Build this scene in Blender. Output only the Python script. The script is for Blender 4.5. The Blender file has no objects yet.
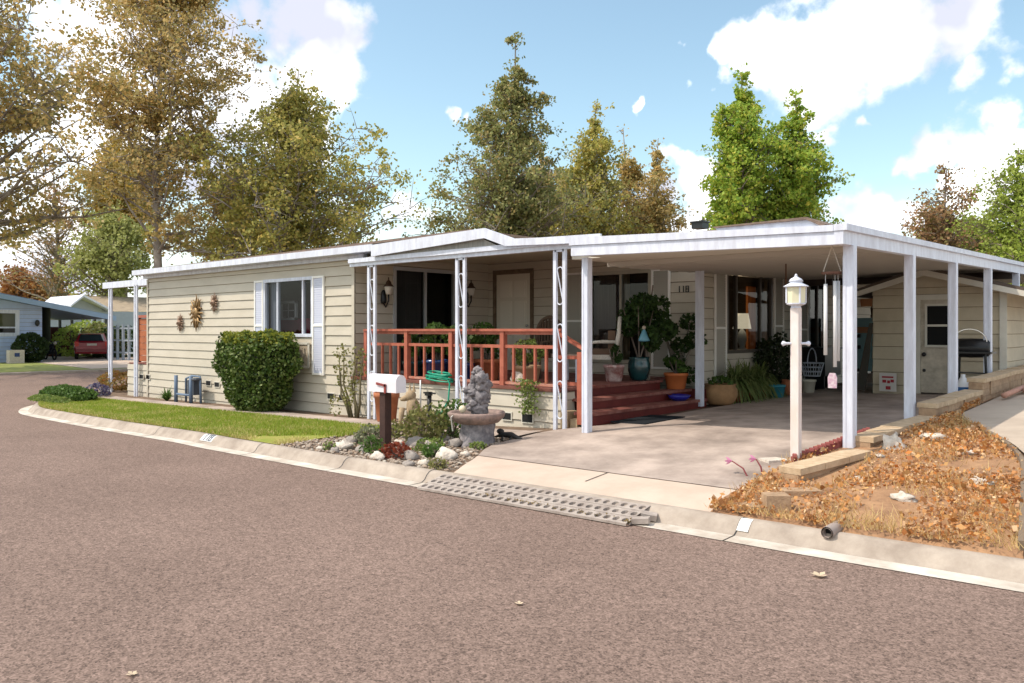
import bpy, math, random
from mathutils import Vector, Matrix, Euler, noise
rnd = random.Random(7)
R = math.radians
scene = bpy.context.scene
C = scene.collection

# ------------------------------------------------------------------ camera
FPX = 815.0; ANG = R(41.77); CAMZ = 1.7
cam = bpy.data.cameras.new('camera'); camo = bpy.data.objects.new('camera', cam); C.objects.link(camo)
camo.location = (0, 0, CAMZ); camo.rotation_euler = (R(90), 0, ANG)
cam.sensor_width = 36; cam.lens = FPX/1024*36; cam.shift_y = -11.5/1024
cam.clip_start = 0.1; cam.clip_end = 3000
scene.camera = camo
scene.render.resolution_x = 1024; scene.render.resolution_y = 683
scene.view_settings.view_transform = 'Standard'; scene.view_settings.look = 'None'
scene.view_settings.gamma = 1; scene.view_settings.exposure = 0.94
FW = Vector((-math.sin(ANG), math.cos(ANG), 0)); RT = Vector((math.cos(ANG), math.sin(ANG), 0))
def ray(x, y=330): return FW + RT*((x-512)/FPX) + Vector((0, 0, (330-y)/FPX))
def PD(x, d): r = ray(x); return (d*r.x, d*r.y)                       # plan point at a depth
def XY(x, Y): r = ray(x); return r.x*Y/r.y                            # X where a sight line meets the plane Y
def YX(x, X): r = ray(x); return r.y*X/r.x                            # Y where it meets the plane X
def ZY(x, y, Y): r = ray(x, y); return CAMZ + r.z*Y/r.y
def ZX(x, y, X): r = ray(x, y); return CAMZ + r.z*X/r.x

# ------------------------------------------------------------------ sun and sky
LD = Vector((0.55, 0.70, -1.25)).normalized()
sun = bpy.data.lights.new('sun', 'SUN'); sun.energy = 2.0; sun.angle = R(0.6); sun.color = (1.0, 0.91, 0.80)
so = bpy.data.objects.new('sun', sun); C.objects.link(so); so.rotation_euler = LD.to_track_quat('-Z', 'Y').to_euler()
so.location = (-20, -30, 40)
world = bpy.data.worlds.new('World'); scene.world = world; world.use_nodes = True
wt = world.node_tree; wt.nodes.clear()
def wn(t, **k):
    n = wt.nodes.new(t)
    for a, b in k.items(): setattr(n, a, b)
    return n
def wlink(a, b): wt.links.new(a, b)
sky = wn('ShaderNodeTexSky'); sky.sky_type = 'NISHITA'; sky.sun_disc = False
sky.sun_elevation = math.asin(-LD.z); sky.sun_rotation = math.atan2(-LD.x, -LD.y)
sky.air_density = 1.0; sky.dust_density = 1.2; sky.ozone_density = 1.5
tc = wn('ShaderNodeTexCoord')
def wmath(op, a, b=None, clamp=False):
    n = wn('ShaderNodeMath', operation=op, use_clamp=clamp)
    for i, v in enumerate((a, b)):
        if v is None: continue
        if isinstance(v, (int, float)): n.inputs[i].default_value = v
        else: wlink(v, n.inputs[i])
    return n.outputs[0]
blobs = [(120,80,120,.95),(215,70,80,.9),(300,30,60,1),(315,75,55,1),(290,120,60,.8),(20,200,120,.7),(60,270,90,.9),(420,205,34,.85),(395,215,30,.8),(447,119,16,.72),
  (470,118,13,.65),(760,48,42,1),(820,55,70,1),(890,38,75,1),(960,25,60,1),(730,70,20,.7),(925,162,34,.95),(1010,130,42,1),(960,150,36,.9),(895,172,20,.8),(985,178,40,.9),(985,76,26,.72),(1020,70,20,.7),(1000,215,26,.7),
  (690,32,11,.65),(706,86,11,.62),(856,128,13,.68),(647,111,10,.6),(822,133,14,.6),(850,222,42,.95),(905,225,40,.9),(690,190,38,.95),(680,160,22,.8),(640,200,40,.7),(560,210,60,.5),(330,230,60,.6),(1080,230,60,.8),(700,230,50,.8)]
wpn = wn('ShaderNodeTexNoise'); wpn.inputs['Scale'].default_value = 14; wpn.inputs['Detail'].default_value = 5; wlink(tc.outputs['Generated'], wpn.inputs['Vector'])
wp1 = wn('ShaderNodeVectorMath', operation='SUBTRACT'); wlink(wpn.outputs['Color'], wp1.inputs[0]); wp1.inputs[1].default_value = (.5,.5,.5)
wp2 = wn('ShaderNodeVectorMath', operation='MULTIPLY'); wlink(wp1.outputs[0], wp2.inputs[0]); wp2.inputs[1].default_value = (.13,.13,.09)
wp3 = wn('ShaderNodeVectorMath', operation='ADD'); wlink(wp2.outputs[0], wp3.inputs[0]); wlink(tc.outputs['Generated'], wp3.inputs[1])
total = None
fill_clouds = [((-FW*.8+Vector((0,0,.8))).normalized(), .62, 1.0), ((-FW+RT*1.2+Vector((0,0,.5))).normalized(), .5, 1.0), ((-FW-RT*1.2+Vector((0,0,.7))).normalized(), .45, .9), ((FW*.1+Vector((0,0,1))).normalized(), .38, .95)]  # unseen clouds behind and overhead, added to brighten the ambient fill
for (c, ar, bs) in [(ray(q[0], q[1]).normalized(), q[2]/FPX, q[3]) for q in blobs] + fill_clouds:
    dp = wn('ShaderNodeVectorMath', operation='DISTANCE'); wlink(wp3.outputs[0], dp.inputs[0]); dp.inputs[1].default_value = c
    mr = wn('ShaderNodeMapRange'); mr.interpolation_type = 'SMOOTHSTEP'
    wlink(dp.outputs['Value'], mr.inputs['Value']); mr.inputs['From Min'].default_value = ar*1.45; mr.inputs['From Max'].default_value = 0
    mr.inputs['To Min'].default_value = 0; mr.inputs['To Max'].default_value = bs
    total = mr.outputs[0] if total is None else wmath('MAXIMUM', total, mr.outputs[0])
nz = wn('ShaderNodeTexNoise'); nz.inputs['Scale'].default_value = 9; nz.inputs['Detail'].default_value = 8; nz.inputs['Roughness'].default_value = 0.6
wlink(tc.outputs['Generated'], nz.inputs['Vector'])
nz2 = wn('ShaderNodeTexNoise'); nz2.inputs['Scale'].default_value = 30; nz2.inputs['Detail'].default_value = 6; wlink(tc.outputs['Generated'], nz2.inputs['Vector'])
s = wmath('ADD', total, wmath('MULTIPLY', wmath('SUBTRACT', nz.outputs[0], 0.5), 1.5))
s = wmath('ADD', s, wmath('MULTIPLY', wmath('SUBTRACT', nz2.outputs[0], 0.5), 0.55))
cm = wn('ShaderNodeMapRange'); cm.interpolation_type = 'SMOOTHSTEP'; wlink(s, cm.inputs['Value'])
cm.inputs['From Min'].default_value = 0.33; cm.inputs['From Max'].default_value = 0.72
sep = wn('ShaderNodeSeparateXYZ'); wlink(tc.outputs['Generated'], sep.inputs[0])
hz = wn('ShaderNodeMapRange'); wlink(sep.outputs['Z'], hz.inputs['Value']); hz.inputs['From Min'].default_value = 0.16; hz.inputs['From Max'].default_value = 0.02
hz.inputs['To Min'].default_value = 0.0; hz.inputs['To Max'].default_value = 0.7
cmask = wmath('MAXIMUM', cm.outputs[0], hz.outputs[0], True)
shade = wn('ShaderNodeTexNoise'); shade.inputs['Scale'].default_value = 7; shade.inputs['Detail'].default_value = 4; wlink(tc.outputs['Generated'], shade.inputs['Vector'])
cr = wn('ShaderNodeValToRGB'); wlink(shade.outputs[0], cr.inputs[0])
cr.color_ramp.elements[0].position = 0.38; cr.color_ramp.elements[0].color = (2.9, 3.0, 3.5, 1)
cr.color_ramp.elements[1].position = 0.66; cr.color_ramp.elements[1].color = (8.2, 8.1, 8.0, 1)
tint = wn('ShaderNodeMix', data_type='RGBA', blend_type='MULTIPLY'); tint.inputs[0].default_value = 1
wlink(sky.outputs[0], tint.inputs[6]); tint.inputs[7].default_value = (0.92, 0.93, 0.78, 1)
mx = wn('ShaderNodeMix', data_type='RGBA'); wlink(cmask, mx.inputs[0]); wlink(tint.outputs[2], mx.inputs[6]); wlink(cr.outputs[0], mx.inputs[7])
bg = wn('ShaderNodeBackground'); bg.inputs[1].default_value = 0.15; wlink(mx.outputs[2], bg.inputs[0])
wo = wn('ShaderNodeOutputWorld'); wlink(bg.outputs[0], wo.inputs[0])

# ------------------------------------------------------------------ materials
MATS = {}
SPK = (.38, 1.62)
def mat(name, col, rough=0.7, var=0.0, scale=8, bump=0.0, bscale=60, metal=0, col2=None, detail=6, spec=0.4, stretch=None, island=None, trans=0, speck=0):
    if name in MATS: return MATS[name]
    m = bpy.data.materials.new(name); m.use_nodes = True; nt = m.node_tree
    b = nt.nodes['Principled BSDF']; b.inputs['Roughness'].default_value = rough; b.inputs['Metallic'].default_value = metal
    b.inputs['Specular IOR Level'].default_value = spec
    t = nt.nodes.new('ShaderNodeTexCoord'); vec = t.outputs['Object']
    if stretch:
        mp = nt.nodes.new('ShaderNodeMapping'); mp.inputs['Scale'].default_value = stretch; nt.links.new(vec, mp.inputs[0]); vec = mp.outputs[0]
    c2 = col2 or tuple(max(0, c*(1-var)) for c in col)
    out = None
    if var or col2:
        n = nt.nodes.new('ShaderNodeTexNoise'); n.inputs['Scale'].default_value = scale; n.inputs['Detail'].default_value = detail; n.inputs['Roughness'].default_value = .65
        nt.links.new(vec, n.inputs['Vector'])
        r = nt.nodes.new('ShaderNodeValToRGB'); nt.links.new(n.outputs[0], r.inputs[0])
        r.color_ramp.elements[0].position = .35; r.color_ramp.elements[0].color = (*c2, 1)
        r.color_ramp.elements[1].position = .65; r.color_ramp.elements[1].color = (*col, 1)
        out = r.outputs[0]
    if island:
        g = nt.nodes.new('ShaderNodeNewGeometry'); r = nt.nodes.new('ShaderNodeValToRGB'); nt.links.new(g.outputs['Random Per Island'], r.inputs[0])
        el = r.color_ramp.elements
        while len(el) < len(island): el.new(0.5)
        for i, c in enumerate(island): el[i].position = i/(len(island)-1); el[i].color = (*c, 1)
        out = r.outputs[0]
    if speck:
        vo = nt.nodes.new('ShaderNodeTexVoronoi'); vo.inputs['Scale'].default_value = speck; nt.links.new(vec, vo.inputs['Vector'])
        v2 = nt.nodes.new('ShaderNodeTexVoronoi'); v2.inputs['Scale'].default_value = speck*.42; nt.links.new(vec, v2.inputs['Vector'])
        s1 = nt.nodes.new('ShaderNodeSeparateColor'); nt.links.new(vo.outputs['Color'], s1.inputs[0]); s2 = nt.nodes.new('ShaderNodeSeparateColor'); nt.links.new(v2.outputs['Color'], s2.inputs[0])
        ad = nt.nodes.new('ShaderNodeMath'); ad.operation = 'MULTIPLY_ADD'; nt.links.new(s2.outputs[0], ad.inputs[0]); ad.inputs[1].default_value = .45; nt.links.new(s1.outputs[0], ad.inputs[2])
        mr = nt.nodes.new('ShaderNodeMapRange'); nt.links.new(ad.outputs[0], mr.inputs[0]); mr.inputs[1].default_value = 0; mr.inputs[2].default_value = 1.45
        mr.inputs[3].default_value = SPK[0]; mr.inputs[4].default_value = SPK[1]
        mm = nt.nodes.new('ShaderNodeMix'); mm.data_type = 'RGBA'; mm.blend_type = 'MULTIPLY'; mm.inputs[0].default_value = 1
        if out is not None: nt.links.new(out, mm.inputs[6])
        else: mm.inputs[6].default_value = (*col, 1)
        nt.links.new(mr.outputs[0], mm.inputs[7]); out = mm.outputs[2]
    if out is not None: nt.links.new(out, b.inputs['Base Color'])
    else: b.inputs['Base Color'].default_value = (*col, 1)
    if bump:
        n = nt.nodes.new('ShaderNodeTexNoise'); n.inputs['Scale'].default_value = bscale; n.inputs['Detail'].default_value = 4; nt.links.new(vec, n.inputs['Vector'])
        bp = nt.nodes.new('ShaderNodeBump'); bp.inputs['Strength'].default_value = bump; bp.inputs['Distance'].default_value = .01
        nt.links.new(n.outputs[0], bp.inputs['Height']); nt.links.new(bp.outputs[0], b.inputs['Normal'])
    if trans:
        tr = nt.nodes.new('ShaderNodeBsdfTranslucent'); ms = nt.nodes.new('ShaderNodeMixShader'); ms.inputs[0].default_value = trans
        if out is not None: nt.links.new(out, tr.inputs[0])
        else: tr.inputs[0].default_value = (*col, 1)
        nt.links.new(b.outputs[0], ms.inputs[1]); nt.links.new(tr.outputs[0], ms.inputs[2])
        nt.links.new(ms.outputs[0], nt.nodes['Material Output'].inputs[0])
    MATS[name] = m; return m
def glass_mat():
    m = bpy.data.materials.new('window glass'); m.use_nodes = True; nt = m.node_tree; nt.nodes.clear()
    o = nt.nodes.new('ShaderNodeOutputMaterial'); gl = nt.nodes.new('ShaderNodeBsdfGlossy'); gl.inputs['Roughness'].default_value = .01
    tr = nt.nodes.new('ShaderNodeBsdfTransparent'); tr.inputs[0].default_value = (.62, .64, .64, 1); lw_ = nt.nodes.new('ShaderNodeLayerWeight'); pw_ = nt.nodes.new('ShaderNodeMath'); pw_.operation = 'POWER'; nt.links.new(lw_.outputs['Facing'], pw_.inputs[0]); pw_.inputs[1].default_value = 5; fr = nt.nodes.new('ShaderNodeMath'); fr.operation = 'MULTIPLY_ADD'; nt.links.new(pw_.outputs[0], fr.inputs[0]); fr.inputs[1].default_value = .6; fr.inputs[2].default_value = .026
    mx = nt.nodes.new('ShaderNodeMixShader'); nt.links.new(fr.outputs[0], mx.inputs[0]); nt.links.new(tr.outputs[0], mx.inputs[1]); nt.links.new(gl.outputs[0], mx.inputs[2])
    nt.links.new(mx.outputs[0], o.inputs[0]); return m
GLASS = glass_mat()
CREAM = mat('cream siding', (.57, .51, .415), .6, col2=(.50, .445, .355), scale=1.3, bump=.15, bscale=40, stretch=(1, 1, 3))
SHEDC = mat('tan shed siding', (.55, .47, .34), .7, col2=(.46, .39, .28), scale=2)
TRIM = mat('white painted metal', (.71, .74, .83), .5, col2=(.56, .57, .64), scale=3.5, stretch=(3,3,.7), detail=9)
OFFW = mat('off white paint', (.66, .62, .53), .6, var=.12, scale=4)
RED = mat('redwood stain', (.44, .135, .08), .6, col2=(.33, .085, .05), scale=6, stretch=(1, 1, 1))
DRED = mat('dark red deck paint', (.15, .022, .016), .55, col2=(.11, .015, .012), scale=5)
TREADM = mat('worn red tread', (.30, .13, .10), .7, col2=(.17, .045, .035), scale=5)
DARK = mat('dark frame', (.03, .028, .025), .5)
BRONZE = mat('bronze frame', (.10, .085, .07), .4)
ALU = mat('aluminium frame', (.55, .56, .57), .4, metal=.3)
ASPH = mat('asphalt', (.228, .160, .130), .95, col2=(.188, .131, .106), scale=.45, bump=0, detail=9, spec=.15, speck=100)
CONC = mat('concrete', (.49, .395, .335), .85, col2=(.235, .185, .155), scale=1.3, bump=.2, bscale=50, detail=9)
CONCB = mat('pale concrete', (.58, .46, .37), .85, col2=(.48, .37, .29), scale=1.5, bump=.2, bscale=60)
KERBM = mat('kerb concrete', (.43, .36, .295), .85, col2=(.28, .225, .18), scale=3.5, bump=.3, bscale=50, detail=9)
GUTM = mat('white gutter paint', (.70, .64, .56), .8, col2=(.42, .35, .28), scale=2.2, bump=.2, bscale=50, detail=9)
SOIL = mat('soil', (.20, .135, .09), .95, col2=(.11, .07, .045), scale=5, bump=.6, bscale=40, detail=9)
DRYS = mat('dry soil', (.40, .23, .12), .95, col2=(.24, .13, .07), scale=5, bump=.7, bscale=40, detail=9)
TURF = mat('turf soil', (.22, .26, .03), .95, col2=(.32, .28, .07), scale=3, bump=.5, bscale=80)
GRASSM = mat('grass blades', (.1, .2, .03), .6, island=[(.20, .30, .03), (.31, .39, .04), (.25, .34, .03), (.50, .42, .12)], trans=.35)
BLOCK = mat('tan block', (.46, .31, .19), .9, col2=(.31, .20, .12), scale=9, bump=.6, bscale=60)
CAPM = mat('tan cap', (.58, .44, .29), .9, col2=(.44, .31, .19), scale=9, bump=.4, bscale=60)
TERRA = mat('terracotta', (.43, .15, .065), .8, col2=(.33, .11, .05), scale=9)
BLACK = mat('black enamel', (.012, .012, .013), .35)
LEAFL = [(.10, .14, .03), (.16, .20, .04), (.07, .10, .025)]
SHINGLE = mat('brown shingle', (.24, .17, .13), .9, col2=(.15, .11, .09), scale=14, bump=.8, bscale=30)
ROCKM = mat('garden rock', (.38, .33, .29), .9, col2=(.24, .21, .19), scale=9, bump=.6, bscale=30)
ROCKW = mat('white rock', (.68, .61, .53), .9, col2=(.48, .41, .34), scale=16, bump=.9, bscale=30)
BARK = mat('bark', (.24, .19, .15), .9, col2=(.13, .10, .08), scale=7, bump=.6, bscale=20)
BARKP = mat('pale sycamore bark', (.38, .33, .27), .9, col2=(.19, .155, .125), scale=3, bump=.5, bscale=20)
BLUEP = mat('pale blue siding', (.46, .56, .78), .7, var=.12, scale=2)
GREYP = mat('grey house paint', (.34, .38, .44), .7, var=.1, scale=2)
CARP = mat('dark red car paint', (.30, .008, .022), .25, spec=.8)
TYRE = mat('tyre', (.015, .015, .015), .9)
CHROME = mat('chrome', (.6, .6, .6), .2, metal=1)
BLUEPOT = mat('blue glazed pot', (.01, .05, .19), .2, spec=.7, var=.3, scale=8)
TEAL = mat('teal glazed pot', (.008, .055, .06), .2, spec=.7, var=.35, scale=8)
AQUA = mat('aqua plastic', (.03, .20, .26), .4)
STONEG = mat('grey fountain stone', (.30, .27, .27), .85, col2=(.12, .11, .12), scale=12, bump=1, bscale=25)
STONEP = mat('pink fountain basin', (.33, .225, .19), .85, col2=(.19, .14, .12), scale=12, bump=.8, bscale=25)
WICK = mat('brown wicker', (.16, .10, .065), .8, col2=(.08, .05, .03), scale=60, stretch=(1, 1, 3))
WICKW = mat('white wicker', (.72, .66, .57), .8, col2=(.50, .45, .38), scale=60)
GREENM = {}
def leafm(name, cols, trans=.42):
    if name not in GREENM: GREENM[name] = mat(name, cols[0], .55, island=cols, trans=trans, spec=.3)
    return GREENM[name]

# ------------------------------------------------------------------ mesh helpers
class MB:
    def __init__(s): s.v = []; s.f = []
    def add(s, vs, fs):
        n = len(s.v); s.v += [tuple(p) for p in vs]; s.f += [tuple(i+n for i in f) for f in fs]
    def box(s, x0, x1, y0, y1, z0, z1):
        s.add([(x0,y0,z0),(x1,y0,z0),(x1,y1,z0),(x0,y1,z0),(x0,y0,z1),(x1,y0,z1),(x1,y1,z1),(x0,y1,z1)],
              [(0,3,2,1),(4,5,6,7),(0,1,5,4),(1,2,6,5),(2,3,7,6),(3,0,4,7)])
    def cbox(s, c, sz, rz=0, tilt=None):
        m = Matrix.Translation(c) @ Euler(tilt or (0, 0, rz)).to_matrix().to_4x4()
        a, b, h = [q/2 for q in sz]
        vs = [m @ Vector(p) for p in [(-a,-b,-h),(a,-b,-h),(a,b,-h),(-a,b,-h),(-a,-b,h),(a,-b,h),(a,b,h),(-a,b,h)]]
        s.add(vs, [(0,3,2,1),(4,5,6,7),(0,1,5,4),(1,2,6,5),(2,3,7,6),(3,0,4,7)])
    def bar(s, p, q, w, h):                              # rectangular bar between two points
        p = Vector(p); q = Vector(q); d = (q-p); up = Vector((0,0,1)) if abs(d.normalized().z) < .9 else Vector((0,1,0))
        sd = d.cross(up).normalized()*w/2; uu = sd.cross(d).normalized()*h/2
        vs = [p-sd-uu, p+sd-uu, p+sd+uu, p-sd+uu, q-sd-uu, q+sd-uu, q+sd+uu, q-sd+uu]
        s.add(vs, [(0,1,2,3),(7,6,5,4),(0,4,5,1),(1,5,6,2),(2,6,7,3),(3,7,4,0)])
    def tube(s, pts, r, n=8, caps=True):
        pts = [Vector(p) for p in pts]; k = len(pts); rs = r if isinstance(r, (list, tuple)) else [r]*k
        rings = []; prev = None
        for i, p in enumerate(pts):
            d = (pts[min(i+1, k-1)] - pts[max(i-1, 0)]);  d = d.normalized() if d.length > 1e-9 else Vector((0,0,1))
            if prev is None:
                a = Vector((0,0,1)) if abs(d.z) < .9 else Vector((1,0,0)); u = d.cross(a).normalized()
            else:
                u = prev - d*prev.dot(d); u = u.normalized() if u.length > 1e-6 else d.orthogonal().normalized()
            w = d.cross(u); prev = u
            rings.append([p + (u*math.cos(2*math.pi*j/n) + w*math.sin(2*math.pi*j/n))*rs[i] for j in range(n)])
        vs = [q for rg in rings for q in rg]; fs = []
        for i in range(k-1):
            for j in range(n): fs.append((i*n+j, i*n+(j+1)%n, (i+1)*n+(j+1)%n, (i+1)*n+j))
        if caps: fs.append(tuple(range(n))[::-1]); fs.append(tuple((k-1)*n+j for j in range(n)))
        s.add(vs, fs)
    def lathe(s, prof, c, n=20, wob=0, sx=1, sy=1):
        vs = []; fs = []
        for i, (r, z) in enumerate(prof):
            for j in range(n):
                a = 2*math.pi*j/n; rr = r*(1 + wob*noise.noise(Vector((math.cos(a)*2+c[0], math.sin(a)*2+c[1], z*6))))
                vs.append((c[0]+rr*math.cos(a)*sx, c[1]+rr*math.sin(a)*sy, c[2]+z))
        for i in range(len(prof)-1):
            for j in range(n): fs.append((i*n+j, i*n+(j+1)%n, (i+1)*n+(j+1)%n, (i+1)*n+j))
        fs.append(tuple(range(n))[::-1]); fs.append(tuple((len(prof)-1)*n+j for j in range(n)))
        s.add(vs, fs)
    def blob(s, c, rad, n=10, m=8, wob=.2, fr=1.5, seed=0):
        prof = [(math.sin(math.pi*i/m)+1e-3, -math.cos(math.pi*i/m)) for i in range(m+1)]
        vs = []; fs = []
        for i, (r, z) in enumerate(prof):
            for j in range(n):
                a = 2*math.pi*j/n; p = Vector((r*math.cos(a), r*math.sin(a), z)); k = 1 + wob*noise.noise(p*fr+Vector((seed*7.3, seed*3.1, seed)))*2
                vs.append((c[0]+p.x*rad[0]*k, c[1]+p.y*rad[1]*k, c[2]+p.z*rad[2]*k))
        for i in range(m):
            for j in range(n): fs.append((i*n+j, i*n+(j+1)%n, (i+1)*n+(j+1)%n, (i+1)*n+j))
        s.add(vs, fs)
    def poly(s, pts, ax, a, b):                           # prism: outline in the plane across axis ax, from a to b
        n = len(pts)
        def mk(p, t): return (t, p[0], p[1]) if ax == 'x' else ((p[0], t, p[1]) if ax == 'y' else (p[0], p[1], t))
        s.add([mk(p, a) for p in pts] + [mk(p, b) for p in pts], [tuple(range(n)), tuple(range(n, 2*n))[::-1]] + [(i, i+n, (i+1)%n+n, (i+1)%n) for i in range(n)])
    def leaf(s, p, sz, nrm=None, asp=1.0):
        a = rnd.random()*6.283; z = rnd.uniform(-1, 1)
        n = Vector((math.sqrt(1-z*z)*math.cos(a), math.sqrt(1-z*z)*math.sin(a), z)) if nrm is None else nrm
        u = n.orthogonal().normalized(); u.rotate(Matrix.Rotation(rnd.random()*6.283, 3, n)); w = n.cross(u)
        u *= sz*asp*.5; w *= sz*.5; p = Vector(p); b = n*sz*.18
        s.add([p-u, p-w*.7+b*.3, p+u*.25-w*.75+b, p+u, p+u*.25+w*.75+b, p+w*.7-u*.2+b*.3][0:6], [(0,1,2,3),(0,3,4,5)])
    def leaf4(s, p, sz):
        a = rnd.random()*6.283; z = rnd.uniform(-1, 1); q = math.sqrt(1-z*z)
        n = Vector((q*math.cos(a), q*math.sin(a), z)); u = n.orthogonal().normalized(); w = n.cross(u)
        t = rnd.random()*6.283; c_, s_ = math.cos(t)*sz*.5, math.sin(t)*sz*.5
        u, w = u*c_ + w*s_, w*c_ - u*s_; w *= .75
        x, y, zz = p
        s.add([(x-u.x, y-u.y, zz-u.z), (x+w.x, y+w.y, zz+w.z), (x+u.x, y+u.y, zz+u.z), (x-w.x, y-w.y, zz-w.z)], [(0,1,2,3)])
    def build(s, name, m, parent=None, smooth=False, loc=None):
        me = bpy.data.meshes.new(name)
        if loc is not None: vs = [(v[0]-loc[0], v[1]-loc[1], v[2]-loc[2]) for v in s.v]
        elif parent is not None and parent.type == 'EMPTY':
            l = ROOTLOC.get(parent.name, (0,0,0)); vs = [(v[0]-l[0], v[1]-l[1], v[2]-l[2]) for v in s.v]
        elif parent is not None and parent.name in PARTLOC:
            l = PARTLOC[parent.name]; vs = [(v[0]-l[0], v[1]-l[1], v[2]-l[2]) for v in s.v]
        else: vs = s.v
        me.from_pydata(vs, [], s.f); me.update()
        if m: me.materials.append(m)
        if smooth: me.polygons.foreach_set('use_smooth', [True]*len(me.polygons))
        o = bpy.data.objects.new(name, me); C.objects.link(o)
        if loc is not None: o.location = loc
        if parent is not None:
            o.parent = parent
            PARTLOC[o.name] = ROOTLOC.get(parent.name, PARTLOC.get(parent.name, (0,0,0)))
        if ('wall' in name or 'skirt' in name) and LAPSH.v:
            q = MB(); q.v, q.f = list(LAPSH.v), list(LAPSH.f); LAPSH.v.clear(); LAPSH.f.clear(); q.build('lap_shade', LAP_SHADE, o)
        return o
ROOTLOC = {}; PARTLOC = {}
def tag(o, label, cat, group=None):
    o['label'] = label; o['category'] = cat
    if group: o['group'] = group
    return o
def thing(name, label, cat, loc=(0,0,0), group=None):
    o = bpy.data.objects.new(name, None); C.objects.link(o); o.location = loc; ROOTLOC[o.name] = tuple(loc)
    return tag(o, label, cat, group)
def one(mb, name, m, label, cat, group=None, smooth=False):
    """a thing that is one mesh: its origin is put at the middle of its base"""
    xs = [v[0] for v in mb.v]; ys = [v[1] for v in mb.v]; zs = [v[2] for v in mb.v]
    o = mb.build(name, m, smooth=smooth, loc=((min(xs)+max(xs))/2, (min(ys)+max(ys))/2, min(zs)))
    return tag(o, label, cat, group)
def struct(o): o['kind'] = 'structure'; return o
def lerp(a, b, t): return a+(b-a)*t
def interp(tab, x):
    if x <= tab[0][0]: return tab[0][1]
    for (a, va), (b, vb) in zip(tab, tab[1:]):
        if x <= b: return lerp(va, vb, (x-a)/(b-a))
    return tab[-1][1]
def bxm(*a):
    m = MB(); m.box(*a); return m
def tbm(*a, **k):
    m = MB(); m.tube(*a, **k); return m

# ------------------------------------------------------------------ terrain
def zr(x): return -0.15*min(1, max(0, (-12-x)/8))
KY = 6.0; KB = 6.35                                       # asphalt edge and back of the kerb
ZF = [(-26,-.06),(-22,-.05),(-12.4,.09),(-9.6,.16),(-7.6,.25),(-7.0,.33),(-3.3,.46),(-1,.60),(4,.66)]
def kx(x): return interp([(-18,0),(-17,-.06),(-14.7,-.16),(-11,-.24),(-8.8,-.20),(-6.4,-.12),(-4.7,-.04),(-2.3,.05),(-1,.13),(3,.2),(60,.2)], x)
def kb(x): return KY+kx(x)+.37
def gz(x, y):
    a = zr(x)+.12; b = interp(ZF, x)
    if y < 9.45: return lerp(a, b, max(0, (y-KB)/(9.45-KB)))
    return b + (min(y, 25)-9.45)*(.012 if x < -3.2 else .035)
EDGE = [(60,0),(-18,0),(-20,.12),(-21.2,.45),(-22,.95),(-22.9,1.75),(-24.2,3.1),(-25.6,5.6),(-26.3,9.5),(-26.5,60)]  # x, extra y behind the kerb line
def edge_pts(off):
    base = [Vector((x, KY+e)) for x, e in EDGE]
    base = [Vector((60, KY+kx(60))), Vector((3, KY+kx(3)))] + [Vector((2-q*.5, KY+kx(2-q*.5))) for q in range(40)] + base[1:]; dense = []
    for a, b in zip(base, base[1:]):
        n = max(1, int((b-a).length/.4)) if b.x < -14 and b.y < 20 else (30 if b.x > -19 else 8)
        for i in range(n): dense.append(a.lerp(b, i/n))
    dense.append(base[-1])
    for _ in range(4):
        dense = [dense[0]] + [(dense[i-1]+dense[i]*2+dense[i+1])/4 if dense[i].x < -15 and dense[i].y < 30 else dense[i] for i in range(1, len(dense)-1)] + [dense[-1]]
    out = []
    for i, p in enumerate(dense):
        d = dense[min(i+1, len(dense)-1)] - dense[max(i-1, 0)]; d.normalize(); nr = Vector((d.y, -d.x)) if True else None
        out.append(p + nr*off)
    return out
def sheet(name, m, fz, x0, x1, nx, y0, y1, ny):
    b = MB(); vs = []; fs = []
    for j in range(ny+1):
        for i in range(nx+1):
            x = lerp(x0, x1, i/nx); yy0 = y0(x) if callable(y0) else y0; yy1 = y1(x) if callable(y1) else y1
            y = lerp(yy0, yy1, j/ny); vs.append((x, y, fz(x, y)))
    for j in range(ny):
        for i in range(nx): a = j*(nx+1)+i; fs.append((a, a+1, a+nx+2, a+nx+1))
    b.add(vs, fs); return struct(b.build(name, m, smooth=True))
g = MB(); g.add([(-900,-300,-.6),(900,-300,-.6),(900,1300,-.6),(-900,1300,-.6)], [(0,1,2,3)]); struct(g.build('ground', SOIL))
sheet('road', ASPH, lambda x, y: zr(x), -120, 60, 360, -40, 120, 4)
# kerb and gutter follow the edge of the lot
def strip(name, m, prof):
    b = MB(); rows = [edge_pts(o) for o, z in prof]; n = len(rows[0]); vs = []; fs = []
    for i in range(n):
        for k, (o, z) in enumerate(prof): p = rows[k][i]; vs.append((p.x, p.y, zr(rows[0][i].x)+z))
    w = len(prof)
    for i in range(n-1):
        for k in range(w-1): fs.append((i*w+k, i*w+k+1, (i+1)*w+k+1, (i+1)*w+k))
    b.add(vs, fs); return struct(b.build(name, m, smooth=True))
strip('gutter', GUTM, [(0,.006),(.19,.012)])
strip('kerb', KERBM, [(.19,.0125),(.235,.04),(.265,.085),(.30,.115),(.335,.128),(.37,.13),(.42,.122)])
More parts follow.
